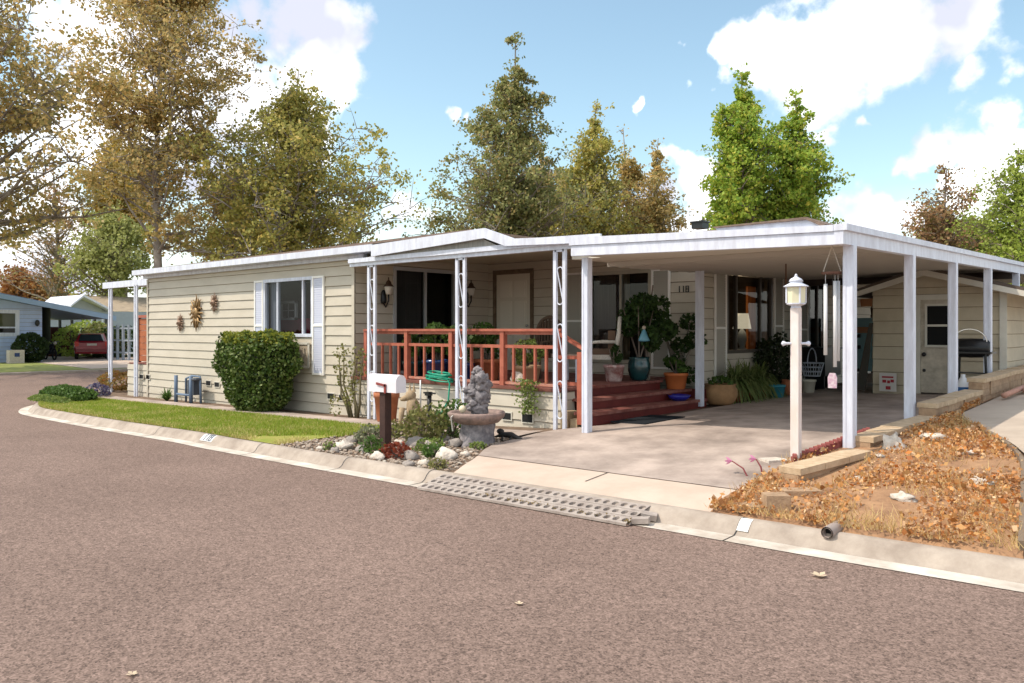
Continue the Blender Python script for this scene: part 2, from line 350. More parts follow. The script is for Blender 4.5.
# the lot, one filled sheet behind the kerb
b = MB(); ep = edge_pts(.385); vs = []; fs = []
NR = 14
xs_front = [p for p in ep]
for p in ep:
    tgt = Vector((max(p.x, -26), 45)) if p.x > -26 else Vector((-20, max(p.y, 45)))
    for j in range(NR+1):
        q = p.lerp(tgt, (j/NR)**2.0); vs.append((q.x, q.y, gz(q.x, q.y)-.004 if j else zr(p.x)+.115))
for i in range(len(ep)-1):
    for j in range(NR): a = i*(NR+1)+j; fs.append((a, a+1, a+NR+2, a+NR+1))
b.add(vs, fs); struct(b.build('lot_soil', SOIL, smooth=True))
# driveway and its pale apron
XL = lambda y: interp([(KB,-6.45),(6.9,-6.75),(7.6,-7.2),(8.8,-7.3),(9.2,-7.0),(9.4,-6.6),(30,-6.6)], y)
XR = lambda y: interp([(KB,-3.43),(8.1,-3.43),(8.8,-3.25),(9.2,-3.05),(30,-3.05)], y)
def drive(name, m, ya, yb, n, dz, xl=XL, xr=XR, nx=16, taper=False):
    b = MB(); vs = []; fs = []
    for j in range(n+1):
        y = lerp(ya, yb, j/n)
        for i in range(nx+1): x = lerp(xl(y), xr(y), i/nx); y2 = kb(x)+.02+(y-ya)*(yb-kb(x)-.02)/(yb-ya) if taper else y; vs.append((x, y2, .115 if taper and j == 0 else gz(x, y2)+(dz*min(1, (y-ya)/.3+.02) if taper else dz)))
    for j in range(n):
        for i in range(nx): a = j*(nx+1)+i; fs.append((a, a+1, a+nx+2, a+nx+1))
    b.add(vs, fs); return struct(b.build(name, m, smooth=True))
drive('driveway', CONC, 7.06, 26, 60, .02)
drive('driveway_apron', CONCB, KB+.06, 7.045, 8, .018, nx=8, taper=True)
m = MB(); m.box(-4.95, -4.938, KB+.02, 7.04, .10, .1435+.02); 
j = MB(); j.add([(-4.952,KB+.3,gz(-4.95,KB+.3)+.022),(-4.938,KB+.3,gz(-4.95,KB+.3)+.022),(-4.938,7.04,gz(-4.95,7.04)+.022),(-4.952,7.04,gz(-4.95,7.04)+.022)], [(0,1,2,3)])
struct(j.build('driveway_joint', DARK))
# walkway along the house foot, lawn
b = MB(); vs = []; fs = []; n = 60
for i in range(n+1):
    x = lerp(-22.9, -7.4, i/n)
    for y in (8.35, 8.95): vs.append((x, y, gz(x, y)+.02))
for i in range(n): fs.append((2*i, 2*i+2, 2*i+3, 2*i+1))
b.add(vs, fs); struct(b.build('footpath', CONC))
b = MB(); vs = []; fs = []
lawnR = -9.9
front = [p for p in edge_pts(.40) if -22.6 < p.x]
front = [p for p in front if p.x <= -9.6 and p.y < 8.35]
front.reverse() if front[0].x < front[-1].x else None
def lawn_edge(x):
    best = kb(x)+.03
    for a, c in zip(front, front[1:]):
        lo, hi = min(a.x, c.x), max(a.x, c.x)
        if lo <= x <= hi and hi > lo: best = lerp(a.y, c.y, (x-a.x)/(c.x-a.x)); break
    return best
nx = 90
for i in range(nx+1):
    x = lerp(-22.2, lawnR, i/nx); y0 = lawn_edge(x)
    for j in range(9): y = lerp(y0, 8.35, j/8); vs.append((x, y, gz(x, y)+.012))
for i in range(nx):
    for j in range(8): a = i*9+j; fs.append((a, a+9, a+10, a+1))
b.add(vs, fs); struct(b.build('lawn', TURF))
gm = MB()
for k in range(75000):
    x = rnd.uniform(-22.2, lawnR+.1); y0 = lawn_edge(x); y = rnd.uniform(y0, 8.36)
    if x > lawnR-.9 and y < 7.2 + rnd.uniform(-.2,.2) and x > lawnR-.9+ (y-6.5): continue
    h = rnd.uniform(.025, .06)*(1.3 if y < y0+.08 else 1); a = rnd.random()*6.283; z = gz(x, y)+.01; w = .006+.004*rnd.random()
    ca, sa = math.cos(a)*w, math.sin(a)*w; dx, dy = rnd.uniform(-.03,.03), rnd.uniform(-.03,.03)
    gm.add([(x-ca, y-sa, z), (x+ca, y+sa, z), (x+dx, y+dy, z+h)], [(0,1,2)])
o = gm.build('grass', GRASSM); o['kind'] = 'stuff'
gm = MB()
for k in range(26000):
    x = rnd.uniform(-22.2, lawnR+.1); y0 = lawn_edge(x); y = y0 + (8.36-y0)*rnd.random()**1.6
    if noise.noise(Vector((x*1.3, y*2.2, 3)))*1.6 < -.15+rnd.random()*.6 - (.5 if y < y0+.22 else 0): continue
    h = rnd.uniform(.03, .065); z = gz(x, y)+.01; w = .006
    gm.add([(x-w, y, z), (x+w, y+w, z), (x+rnd.gauss(0,.03), y+rnd.gauss(0,.03), z+h)], [(0,1,2)])
o = gm.build('dry_turf', mat('dry turf blades', (.5,.4,.15), .7, island=[(.50,.42,.12),(.60,.50,.22),(.36,.34,.06)], trans=.3)); o['kind'] = 'stuff'
for xj_ in (-19.4, -16.3, -13.2, -10.1, -8.2, -6.75, -3.1, -.9):
    jm = MB(); ky = KY+kx(xj_); zz = zr(xj_)
    pf = [(.0,.0075),(.19,.0140),(.235,.0420),(.265,.0870),(.30,.1170),(.335,.1300),(.37,.1320),(.41,.1260)]
    jm.add([(xj_+s_*.007, ky+o_, zz+z_) for o_, z_ in pf for s_ in (-1,1)], [(2*k,2*k+1,2*k+3,2*k+2) for k in range(len(pf)-1)]); struct(jm.build('kerb_joint', DARK))
# far side of the cross street: kerb, lawn, driveway
farz = -.04
b = MB(); b.box(-38.2, -37.6, -20, 90, -.16, -.06); struct(b.build('far_kerb', KERBM))
b = MB(); b.box(-110, -38.2, -20, 90, -.5, farz); struct(b.build('far_lawn', mat('far turf', (.20, .24, .045), .95, col2=(.27, .27, .08), scale=2, bump=.5, bscale=30)))
b = MB(); b.add([(-38.2, 14.6, farz+.01), (-38.2, 24, farz+.01), (-62, 27, farz+.01), (-62, 17, farz+.01)], [(0,1,2,3)]); struct(b.build('far_driveway', CONCB))
# neighbour's concrete drive at the right
NEXTD = mat('tan concrete', (.52,.43,.34), .9, col2=(.40,.32,.25), scale=1.2, detail=9, bump=.2, bscale=40)

# ------------------------------------------------------------------ siding
LAPSH = MB()
LAP_SHADE = mat('painted lap shade', (.26, .21, .15), .9)  # shade line under each siding lap, painted as a dark strip
def siding(mb, p, d, L, z0, z1, nrm, holes=(), course=.19, lip=.020, shade_h=.011):
    """lap siding on the plane through p along d; holes are (a, b, za, zb) along d"""
    z = z0
    while z < z1-1e-4:
        zt = min(z+course, z1)
        cuts = sorted({z, zt} | {h for ho in holes for h in ho[2:4] if z < h < zt})
        for za, zb in zip(cuts, cuts[1:]):
            zm = (za+zb)/2; act = sorted((h[0], h[1]) for h in holes if h[2] < zm < h[3])
            a = 0; segs = []
            for h0, h1 in act:
                if h0 > a: segs.append((a, h0))
                a = max(a, h1)
            if a < L: segs.append((a, L))
            for s0, s1 in segs:
                oa = lip*(1-(za-z)/course); ob = lip*(1-(zb-z)/course)
                P_ = lambda t, zz, o: (p[0]+d[0]*t+nrm[0]*o, p[1]+d[1]*t+nrm[1]*o, zz)
                vs = [P_(s0, za, oa), P_(s1, za, oa), P_(s1, zb, ob), P_(s0, zb, ob)]; fs = [(0,1,2,3)]
                if za == z: vs += [P_(s0, za, -.004), P_(s1, za, -.004)]; fs.append((0,4,5,1))
                mb.add(vs, fs)
                if zb == zt and shade_h:
                    LAPSH.add([P_(s0, zb+.002, lip*.75), P_(s1, zb+.002, lip*.75), P_(s1, zb-shade_h, ob+.0035), P_(s0, zb-shade_h, ob+.0035)], [(0,1,2,3)])
        z = zt
YW = 9.45; XRW = -7.2; YB = 13.1; XS = -12.4; XLH = -21.05
house = thing('mobile_home', 'long cream mobile home with lap siding, recessed porch and white trim', 'house', (-14, 12, 0))
# openings measured along each wall
lw = (XY(265, YW), XY(313.5, YW)); lwz = (ZY(313, 336, YW), ZY(290, 279, YW))
sd = (YX(393.5, XS), YX(455, XS)); sdz = (.84, 2.93)
fd = (XY(497, YB), XY(531, YB)); fdz = (.84, 2.90)
pw = (XY(590, YB), XY(651, YB)); pwz = (ZY(620, 362, YB), ZY(620, 272, YB))
rw = (YX(726, XRW), YX(771, XRW)); rwz = (ZX(740, 352, XRW), ZX(740, 273.5, XRW))
rw2 = (YX(808, XRW), YX(826, XRW)); rwz2 = (ZX(808, 350, XRW), ZX(808, 280.5, XRW))
ZT = 3.10
w = MB(); siding(w, (XLH, YW), (1, 0), XS-XLH, -.3, 3.08, (0, -1), [(lw[0]-XLH, lw[1]-XLH, *lwz)]); w.build('front_wall', CREAM, house)
w = MB(); siding(w, (XS, YW), (0, 1), YB-YW, .5, 3.3, (1, 0), [(sd[0]-YW, sd[1]-YW, *sdz)]); w.build('porch_side_wall', CREAM, house)
w = MB(); siding(w, (XS, YB), (1, 0), XRW-XS, .3, 3.3, (0, -1), [(fd[0]-XS, fd[1]-XS, *fdz), (pw[0]-XS, pw[1]-XS, *pwz)]); w.build('porch_back_wall', CREAM, house)
w = MB(); siding(w, (XRW, YB), (0, 1), 9, .2, 3.25, (1, 0), [(rw[0]-YB, rw[1]-YB, *rwz), (rw2[0]-YB, rw2[1]-YB, *rwz2)]); w.build('carport_side_wall', CREAM, house)
w = MB(); siding(w, (XLH, YW), (0, 1), 12.6, -.3, 3.2, (-1, 0)); siding(w, (XLH, 22.1), (1, 0), XRW-XLH, .1, 3.2, (0, 1)); w.build('rear_wall', CREAM, house)
w = MB(); w.box(XLH-.02, XLH+.05, YW-.034, YW-.0225, -.2, 3.0); w.build('corner_trim', CREAM, house)
w = MB(); w.box(XS-.055, XS+.028, YW-.036, YW-.0225, .1, 3.0); w.build('corner_trim', CREAM, house)
# roofs
r = MB()
r.poly([(XLH-.14, 3.19), (-9.0, 3.24), (-9.0, 3.285), (XLH-.14, 3.225)], 'y', 9.13, 22.3)
r.build('flat_roof', SHINGLE, house)
r = MB()
hr = [(-22, 13.4, 3.22), (XRW+.30, 13.4, 3.12), (XRW+.30, 17.4, 4.06), (-15, 17.4, 4.02), (XRW+.30, 22.3, 3.1), (-22, 22.3, 3.1)]
r.add(hr, [(0,1,2,3), (3,2,4,5), (0,3,5)]); r.build('pitched_roof', SHINGLE, house)
r = MB(); r.add([(XRW+.30, 13.4, 3.12), (XRW+.30, 17.4, 4.055), (XRW+.30, 22.3, 3.1)], [(0,1,2)]); r.build('roof_gable_end', TRIM, house)
xv, yv = XY(700, 16.6), 16.6
b = MB(); b.cbox((xv, yv, 4.06), (.28, .28, .14)); b.cbox((xv, yv, 4.14), (.34, .34, .03)); b.build('roof_vent', BLACK, house)
f_ = MB(); f_.box(XLH-.16, XY(372,9.11), 9.10, 9.128, 3.10, 3.222); f_.box(XLH-.05, -12.0, 9.34, 9.425, 3.02, 3.099); f_.box(XLH-.16, XLH-.142, 9.13, 22, 3.10, 3.222)
f_.box(XLH-.13, XY(372,9.11), 9.129, 9.43, 3.100, 3.12); f_.build('fascia', TRIM, house)
# porch gable board
f_ = MB()
f_.poly([(XY(371,9.05), ZY(371,256.5,9.05)), (XY(371,9.05), ZY(371,245,9.05)), (XY(484,9.05), ZY(484,228,9.05)), (XY(514,9.05), ZY(514,238.5,9.05)), (XY(540,9.05), ZY(540,237.5,9.05)), (XY(600,9.05), ZY(600,233.5,9.05)), (XY(600,9.05), ZY(600,242,9.05)), (XY(505,9.05), ZY(505,246,9.05)), (XY(484,9.05), ZY(484,238,9.05))], 'y', 9.05, 9.09); f_.build('porch_gable_board', TRIM, house)
f_ = MB(); f_.add([(-12.0, 9.13, 2.97), (-8.98, 9.13, 3.2), (-8.3, 9.13, 2.93)], [(0,1,2)]); f_.build('gable_panel', mat('grey board', (.33,.31,.27), .8, col2=(.22,.21,.19), scale=3, stretch=(12,1,.5)), house)

def window(par, axis, c, a0, a1, z0, z1, fm, inward, mull=(), fw=.045, name='window', dark=(.02, .018, .016), glass=True, depth=2.4, ext=1.6):
    """axis x: window in a plane Y=c; axis y: in a plane X=c. inward is +1/-1 along the normal axis."""
    def bx(mb, u0, u1, n0, n1, za, zb):
        n0, n1 = sorted((c+n0*inward, c+n1*inward))
        if axis == 'x': mb.box(u0, u1, n0, n1, za, zb)
        else: mb.box(n0, n1, u0, u1, za, zb)
    f = MB()
    bx(f, a0-.02, a0+fw, -.035, .06, z0-.02, z1+.02); bx(f, a1-fw, a1+.02, -.035, .06, z0-.02, z1+.02)
    bx(f, a0+fw, a1-fw, -.035, .06, z0-.02, z0+fw); bx(f, a0+fw, a1-fw, -.035, .06, z1-fw, z1+.02)
    for t in mull: u = lerp(a0, a1, t); bx(f, u-.022, u+.022, -.02, .05, z0+fw, z1-fw)
    fo = f.build(name, fm, par)
    p = MB(); cc_ = c+.015*inward; q4 = [(a0+fw, z0+fw), (a1-fw, z0+fw), (a1-fw, z1-fw), (a0+fw, z1-fw)]
    p.add([(u, cc_, z_) if axis == 'x' else (cc_, u, z_) for u, z_ in q4], [(0,1,2,3)]); p.build('pane', GLASS, fo)
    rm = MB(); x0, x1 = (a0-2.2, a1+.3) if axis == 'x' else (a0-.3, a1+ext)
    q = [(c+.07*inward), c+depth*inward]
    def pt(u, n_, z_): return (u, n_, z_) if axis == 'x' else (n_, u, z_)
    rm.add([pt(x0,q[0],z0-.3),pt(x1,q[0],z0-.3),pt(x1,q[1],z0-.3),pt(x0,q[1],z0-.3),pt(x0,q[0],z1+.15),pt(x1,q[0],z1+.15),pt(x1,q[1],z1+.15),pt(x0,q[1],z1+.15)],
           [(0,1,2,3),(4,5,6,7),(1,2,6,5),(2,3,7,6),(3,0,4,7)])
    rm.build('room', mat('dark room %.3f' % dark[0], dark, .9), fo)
    return fo, bx
def shutter(par, axis, c, u0, u1, z0, z1, out, body):
    m = MB(); fr = MB()
    def bx(mb, a, b_, n0, n1, za, zb):
        n0, n1 = sorted((c+n0*out, c+n1*out))
        if axis == 'x': mb.box(a, b_, n0, n1, za, zb)
        else: mb.box(n0, n1, a, b_, za, zb)
    e = .04; zm = (z0+z1)/2
    for (a, b_, za, zb) in ((u0,u0+e,z0,z1),(u1-e,u1,z0,z1),(u0+e,u1-e,z0,z0+e),(u0+e,u1-e,z1-e,z1),(u0+e,u1-e,zm-e/2,zm+e/2)): bx(fr, a, b_, .018, .05, za, zb)
    so_ = fr.build('shutter', SHF, par)
    for (za, zb) in ((z0+e, zm-e/2), (zm+e/2, z1-e)):
        n = int((zb-za)/.045)
        for i in range(n): z = lerp(za, zb, i/n); bx(m, u0+e, u1-e, .020, .034, z, z+.034)
    bx(m, u0+e, u1-e, .0172, .022, z0+e, z1-e)
    m.build('louvres', body, so_)
SHF = mat('bright white shutter frame', (.86, .83, .77), .5)
SHB = mat('shutter lilac white', (.62, .64, .74), .6); SHT = mat('shutter tan', (.42, .39, .33), .7)
# left window with picture and red sofa inside
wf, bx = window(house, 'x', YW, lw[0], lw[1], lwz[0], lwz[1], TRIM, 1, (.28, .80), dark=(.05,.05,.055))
c_ = MB(); bx(c_, lw[0]+.06, lerp(*lw, .22), .10, .13, lwz[0], lwz[1]); c_.build('curtain', mat('grey curtain', (.30,.33,.40), .8, col2=(.12,.13,.17), scale=3, stretch=(30,1,.2)), wf)
c_ = MB(); bx(c_, XY(281,YW+.8), XY(309,YW+.8), .8, 1.3, lwz[0]-.3, ZY(295,318.5,YW+.8)); c_.build('red_sofa', mat('crimson fabric', (.38,.012,.07), .8), wf)
c_ = MB(); a0, a1 = XY(281,YW+.48), XY(297,YW+.48); z0, z1 = ZY(290,320,YW+.48), ZY(290,301,YW+.48)
bx(c_, a0, a1, .45, .50, z0, z0+.05); bx(c_, a0, a1, .45, .50, z1-.05, z1); bx(c_, a0, a0+.05, .45, .5, z0, z1); bx(c_, a1-.05, a1, .45, .5, z0, z1)
bx(c_, a0+.1, a1-.1, .46, .47, (z0+z1)/2-.01, (z0+z1)/2+.01); bx(c_, (a0+a1)/2-.01, (a0+a1)/2+.01, .46, .47, z0, z1); c_.build('chair_back', mat('pale frame', (.5,.5,.5), .5), wf)
s0 = XY(256, YW); shutter(house, 'x', YW, s0, XY(265.5, YW)-.03, lwz[0]-.75, ZY(258, 281, YW), -1, SHB)
shutter(house, 'x', YW, XY(314, YW), XY(325.5, YW), ZY(320, 375, YW), ZY(320, 276, YW), -1, SHB)
pn = MB(); pn.box(XY(296, YW), XY(311, YW), YW-.045, YW-.017, ZY(303, 367, YW), ZY(303, 343, YW)); po = pn.build('relief_panel', mat('tan relief', (.52,.44,.33), .8, col2=(.36,.28,.2), scale=14, bump=.8, bscale=30), house)
m = MB(); x0, x1, z0, z1 = XY(296, YW), XY(311, YW), ZY(303, 367, YW), ZY(303, 343, YW)
for q in ((x0-.02,x0+.03,z0,z1),(x1-.03,x1+.02,z0,z1),(x0,x1,z0-.02,z0+.03),(x0,x1,z1-.03,z1+.02)): m.box(q[0], q[1], YW-.06, YW-.046, q[2], q[3])
m.build('panel_frame', OFFW, po)
# sliding door
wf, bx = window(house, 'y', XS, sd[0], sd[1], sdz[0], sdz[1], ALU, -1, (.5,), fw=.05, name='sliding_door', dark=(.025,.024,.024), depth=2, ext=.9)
c_ = MB(); bx(c_, lerp(*sd,.04), lerp(*sd,.48), .09, .11, sdz[0], sdz[1]); c_.build('curtain', mat('dim curtain', (.09,.085,.08), .8, col2=(.05,.05,.05), scale=2, stretch=(1,20,.3)), wf)
# panelled front door
d_ = MB(); y = YB; a0, a1 = fd
d_.box(a0, a1, y-.01, y+.04, fdz[0], fdz[1]); do = d_.build('front_door', mat('cream door', (.70,.64,.52), .6), house)
d_ = MB(); w_ = (a1-a0)
for i in range(2):
    for (q0, q1) in ((.08,.38),(.42,.72),(.76,.93)):
        xa = a0 + w_*(.12+.42*i); xb = xa + w_*.34; za = lerp(*fdz, q0); zb = lerp(*fdz, q1)
        d_.box(xa, xb, y-.022, y-.010, za, zb); d_.box(xa+.04, xb-.04, y-.032, y-.022, za+.04, zb-.04)
d_.build('door_panel', mat('cream door panel', (.76,.70,.58), .55), do)
d_ = MB(); d_.box(a0-.09, a0-.003, y-.04, y-.015, fdz[0], fdz[1]+.1); d_.box(a1+.003, a1+.09, y-.04, y-.015, fdz[0], fdz[1]+.1); d_.box(a0-.003, a1+.003, y-.04, y-.012, fdz[1]+.003, fdz[1]+.1)
d_.build('door_casing', mat('worn brown casing', (.20,.14,.09), .8, var=.4, scale=8), do)
d_ = MB(); d_.blob((a1-.07, y-.05, fdz[0]+.95), (.03,.03,.03), wob=0); d_.build('handle', CHROME, do, True)
# porch window with tan shutters
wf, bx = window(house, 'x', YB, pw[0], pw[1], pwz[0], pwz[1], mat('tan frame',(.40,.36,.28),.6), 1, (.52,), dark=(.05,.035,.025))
c_ = MB(); bx(c_, pw[0]+.05, lerp(*pw, .42), .12, .15, pwz[0], pwz[1]); c_.build('curtain', mat('brown curtain', (.10,.07,.055), .8, col2=(.03,.02,.018), scale=3, stretch=(25,1,.2)), wf)
c_ = MB(); bx(c_, XY(621,YB+.5), XY(627,YB+.5), .5, .6, pwz[0], pwz[1]); c_.build('column', mat('cream trim inside', (.5,.38,.22), .7), wf); c_ = MB(); bx(c_, XY(634,YB+1.2), XY(650,YB+1.2), 1.2, 1.25, ZY(640,284,YB+1.2), pwz[1]); c_.build('cabinet', mat('cream trim inside', (.5,.38,.22), .7), wf)
shutter(house, 'x', YB, XY(651.5, YB)+.02, XY(671, YB), ZY(660, 369, YB), ZY(660, 269, YB), -1, SHT)
shutter(house, 'x', YB, XY(566, YB), XY(589, YB)-.03, ZY(575, 369, YB), ZY(575, 273, YB), -1, SHT)
# carport side windows
wf, bx = window(house, 'y', XRW, rw[0], rw[1], rwz[0], rwz[1], BRONZE, -1, (.21, .74), dark=(.06,.045,.035))
c_ = MB(); bx(c_, rw[0]+.05, lerp(*rw,.20), .12, .15, rwz[0], rwz[1]); c_.build('curtain', mat('brown curtain', (.1,.07,.055)), wf)
c_ = MB(); bx(c_, lerp(*rw,.80), rw[1]-.05, .12, .15, rwz[0], rwz[1]); c_.build('curtain', mat('brown curtain', (.1,.07,.055)), wf)
c_ = MB(); bx(c_, YX(748,XRW-.95), YX(758,XRW-.95), .95, 1.0, rwz[0]-.2, rwz[1]-.12); c_.build('orange_drape', mat('orange drape', (.55,.20,.06), .8, col2=(.3,.09,.03), scale=2, stretch=(1,8,.3)), wf)
wf2, bx = window(house, 'y', XRW, rw2[0], rw2[1], rwz2[0], rwz2[1], BRONZE, -1, (.5,), dark=(.04,.03,.025), depth=1.9)
shutter(house, 'y', XRW, YX(713, XRW), YX(725.5, XRW)-.03, ZX(720, 386, XRW), ZX(720, 270, XRW), 1, SHT)
shutter(house, 'y', XRW, YX(772, XRW)+.03, YX(782, XRW), ZX(778, 376, XRW), ZX(778, 276, XRW), 1, SHT)
shutter(house, 'y', XRW, YX(800, XRW)-.1, YX(807, XRW)-.03, ZX(803, 380, XRW), ZX(803, 279, XRW), 1, SHT)
# lamp inside the room (lit)
lx = XRW-.55; ly = YX(742, lx); lz = ZX(742, 336, lx)-.15
lampi = thing('table_lamp', 'white table lamp with a pleated shade glowing inside the carport side window', 'lamp', (lx, ly, lz-.15))
m = MB(); m.lathe([(.09,-.15),(.10,-.12),(.05,-.08),(.10,.08),(.08,.22),(.02,.30),(.015,.36)], (lx, ly, lz), 16); m.build('lamp_base', mat('white ceramic', (.7,.7,.68), .3), lampi, True)
m = MB(); m.lathe([(.19,.30),(.13,.62)], (lx, ly, lz), 20); sh = m.build('lamp_shade', None, lampi, True)
sm = bpy.data.materials.new('lit lamp shade'); sm.use_nodes = True; bs = sm.node_tree.nodes['Principled BSDF']; bs.inputs['Base Color'].default_value = (.75,.7,.6,1); bs.inputs['Emission Color'].default_value = (1,.85,.6,1); bs.inputs['Emission Strength'].default_value = .35; sh.data.materials.append(sm)
pl = bpy.data.lights.new('bulb', 'POINT'); pl.energy = 9; pl.color = (1,.72,.42); pl.shadow_soft_size = .1; plo = bpy.data.objects.new('bulb', pl); C.objects.link(plo); plo.location = (lx-.15, ly+.05, lz+.75)
# house number 118
DIG = {'1': [(.04,0,.06,.16)], '8': [(0,0,.02,.16),(.07,0,.09,.16),(.02,0,.07,.02),(.02,.07,.07,.09),(.02,.14,.07,.16)]}
x = XY(678.5, YB); zn = ZY(684, 292.5, YB)
for ch in '118':
    nm = MB()
    for (a, b0, c2, d2) in DIG[ch]: nm.box(x+a*.75, x+c2*.75, YB-.040, YB-.026, zn+b0*.75, zn+d2*.75)
    nm.build('house_numeral', BLACK, house); x += .082
# crawlspace vents along the skirt
vm = mat('vent dark', (.012,.012,.012), .9)
def vent(x, z, y=YW, w_=.20, h=.10):
    m = MB(); m.box(x-w_/2-.02, x+w_/2+.02, y-.03, y-.016, z-h/2-.02, z+h/2+.02); v = m.build('vent', OFFW, house)
    m = MB(); m.box(x-w_/2, x+w_/2, y-.034, y-.0302, z-h/2, z+h/2); m.build('vent_opening', vm, v)
for px, py in ((142.5,376.5),(149,377),(209.5,383),(218,384.5),(332,396),(343.5,397.5)): vent(XY(px, YW), ZY(px, py, YW))
# brass wall lamps by the sliding door
def wall_lamp(pos, out, label):
    t = thing('wall_lantern', label, 'wall lamp', pos); x, y, z = pos; ox, oy = out
    m = MB(); m.lathe([(.05,-.1),(.06,-.05),(.045,.12),(.02,.16)], (x+ox*.05, y+oy*.05, z-.15), 12); m.tube([(x, y, z-.2), (x+ox*.12, y+oy*.12, z-.32), (x+ox*.2, y+oy*.2, z-.2), (x+ox*.2, y+oy*.2, z-.08)], .016, 6); m.build('bracket', BLACK, t, True)
    m = MB(); m.lathe([(.05,-.08),(.085,.06),(.085,.07)], (x+ox*.2, y+oy*.2, z), 12); m.build('glass_shade', mat('frosted lamp glass', (.7,.66,.58), .3), t, True)
    m = MB(); m.lathe([(.11,.07),(.06,.12),(.05,.16),(.012,.20),(.012,.25)], (x+ox*.2, y+oy*.2, z), 12); m.build('cap', mat('dark bronze', (.07,.04,.025), .4, metal=.4), t, True)
wall_lamp((XS+.015, YX(385.5, XS)-.1, ZX(389, 291, XS)), (1, 0), 'black and bronze carriage lamp left of the sliding door')
wall_lamp((XS+.015, YX(464, XS), ZX(464, 292, XS)), (1, 0), 'small dark lantern between the sliding door and the front door')

# ------------------------------------------------------------------ deck, steps, railing
DZ = .84; YD = YW-.05
deck = thing('porch_deck', 'red painted porch deck with siding skirt and three red steps', 'porch', (-9.5, 11, .2))
w = MB(); siding(w, (XS+.03, YD), (1, 0), -7.42-XS-.03, -.05, DZ-.055, (0, -1)); siding(w, (-7.42, YD), (0, 1), .3, .1, DZ-.055, (1, 0)); w.build('skirt', CREAM, deck)
XD1, XD2, XD3 = -7.42, -7.13, -6.84                       # nosings of the top, middle and lowest step
y0s = 9.30
YTOP = 12.2
m = MB(); n = 26
for i in range(n):
    ya = lerp(YD-.03, YB-.02, i/n); yb = lerp(YD-.03, YB-.02, (i+1)/n)-.008
    m.box(XS+.02, XD1 if yb < YTOP+.1 else XRW-.6, ya, yb, DZ-.04, DZ)
m.build('deck_boards', TREADM, deck)
m = MB(); m.box(XS+.02, XD1-.04, YD-.050, YD-.031, DZ-.052, DZ-.006); m.build('deck_edge', mat('brown red edge', (.22,.075,.05), .7, var=.4, scale=6), deck)
stz = [DZ-.16, DZ-.32]
for k, (xa, xb, zt) in enumerate(((XD1-.02, XD2, stz[0]), (XD2-.02, XD3, stz[1]))):
    m = MB(); m.box(xa, xb, y0s+.35 if k == 0 else y0s+.05, 12.72, zt-.045, zt); m.build('tread', TREADM, deck)
for (xx, zt, zb, yy, ye) in ((XD1-.05, DZ-.045, .35, y0s+.35, YTOP), (XD2-.03, stz[0]-.047, .3, y0s+.35, 12.7), (XD3-.03, stz[1]-.047, .2, y0s+.05, 12.7)):
    m = MB(); m.box(xx-.02, xx, yy, ye, zb, zt); m.build('riser', DRED, deck)
m = MB(); m.box(XD3-.4, XD3-.03, 12.7, 12.73, .2, stz[0]+.0); m.build('stringer', DRED, deck)
# stacked wood blocks at the near step end
for i, (x, z0_, z1_, w2) in enumerate(((-7.3, .15, .52, .13), (-7.12, .15, .42, .12))):
    one(bxm(x-w2/2, x+w2/2, YD-.10, YD+.16, z0_, z1_), 'wood_block', mat('pale wood block', (.45,.33,.2), .9, var=.3, scale=10), ['taller pale wood block beside the lattice post at the step end', 'shorter pale wood block beside the wide carport post'][i], 'wood block')
rail = thing('deck_railing', 'orange red wooden railing along the front edge of the porch deck', 'railing', (-9.8, YD, DZ))
ry = YD+.02; ZTOP = ZY(430, 329.5, ry); 
RX0, RX1 = XY(366, ry), XY(583, ry)
RXE = XY(563, ry)
def RZ(py, px): return ZY(px, py, ry)
ztop = (RZ(328, 420)+RZ(331, 535))/2
zr2 = RZ(345, 470); zr3 = RZ(380, 470)
m = MB(); m.box(RX0, RXE, ry-.06, ry+.06, ztop-.03, ztop+.01); m.box(RX0, RXE, ry-.02, ry+.02, ztop-.08, ztop-.031); m.build('top_rail', RED, rail)
m = MB(); m.box(RX0, RXE, ry-.02, ry+.02, zr2-.035, zr2+.015); m.build('middle_rail', RED, rail)
m = MB(); m.box(RX0, RXE, ry-.02, ry+.02, zr3-.03, zr3+.01); m.build('bottom_rail', mat('worn pale rail', (.48,.27,.2), .7, col2=(.43,.12,.07), scale=6), rail)
pxs = [XY(p, ry) for p in (367, 407.5, 452, 503.5, 558)]
for x in pxs: m = MB(); m.box(x-.04, x+.04, ry-.045, ry+.045, DZ-.06, ztop-.031); m.build('post', RED, rail)
for a, b_ in zip(pxs, pxs[1:]):
    for i in range(1, 5):
        x = lerp(a, b_, i/5); m = MB(); m.box(x-.017, x+.017, ry-.024, ry+.016, zr3+.011, zr2-.036); m.build('baluster', RED, rail)
srail = thing('stair_railing', 'sloping orange red handrail at the near end of the steps', 'railing', (-7.2, YD, .5))
pe = XY(581.5, 9.35)
m = MB(); m.box(pe-.045, pe+.045, 9.30, 9.39, .35, ZY(581, 352, 9.35)); m.build('post', RED, srail)
m = MB(); m.bar((pxs[-1]+.03, 9.36, ztop-.04), (pe+.04, 9.36, ZY(581, 349, 9.35)), .09, .04); m.build('handrail', RED, srail)
for py in (357, 383.5): m = MB(); m.box(pxs[-1]+.05, pe-.04, 9.34, 9.37, ZY(570, py, 9.35)-.03, ZY(570, py, 9.35)+.02); m.build('rail', RED, srail)

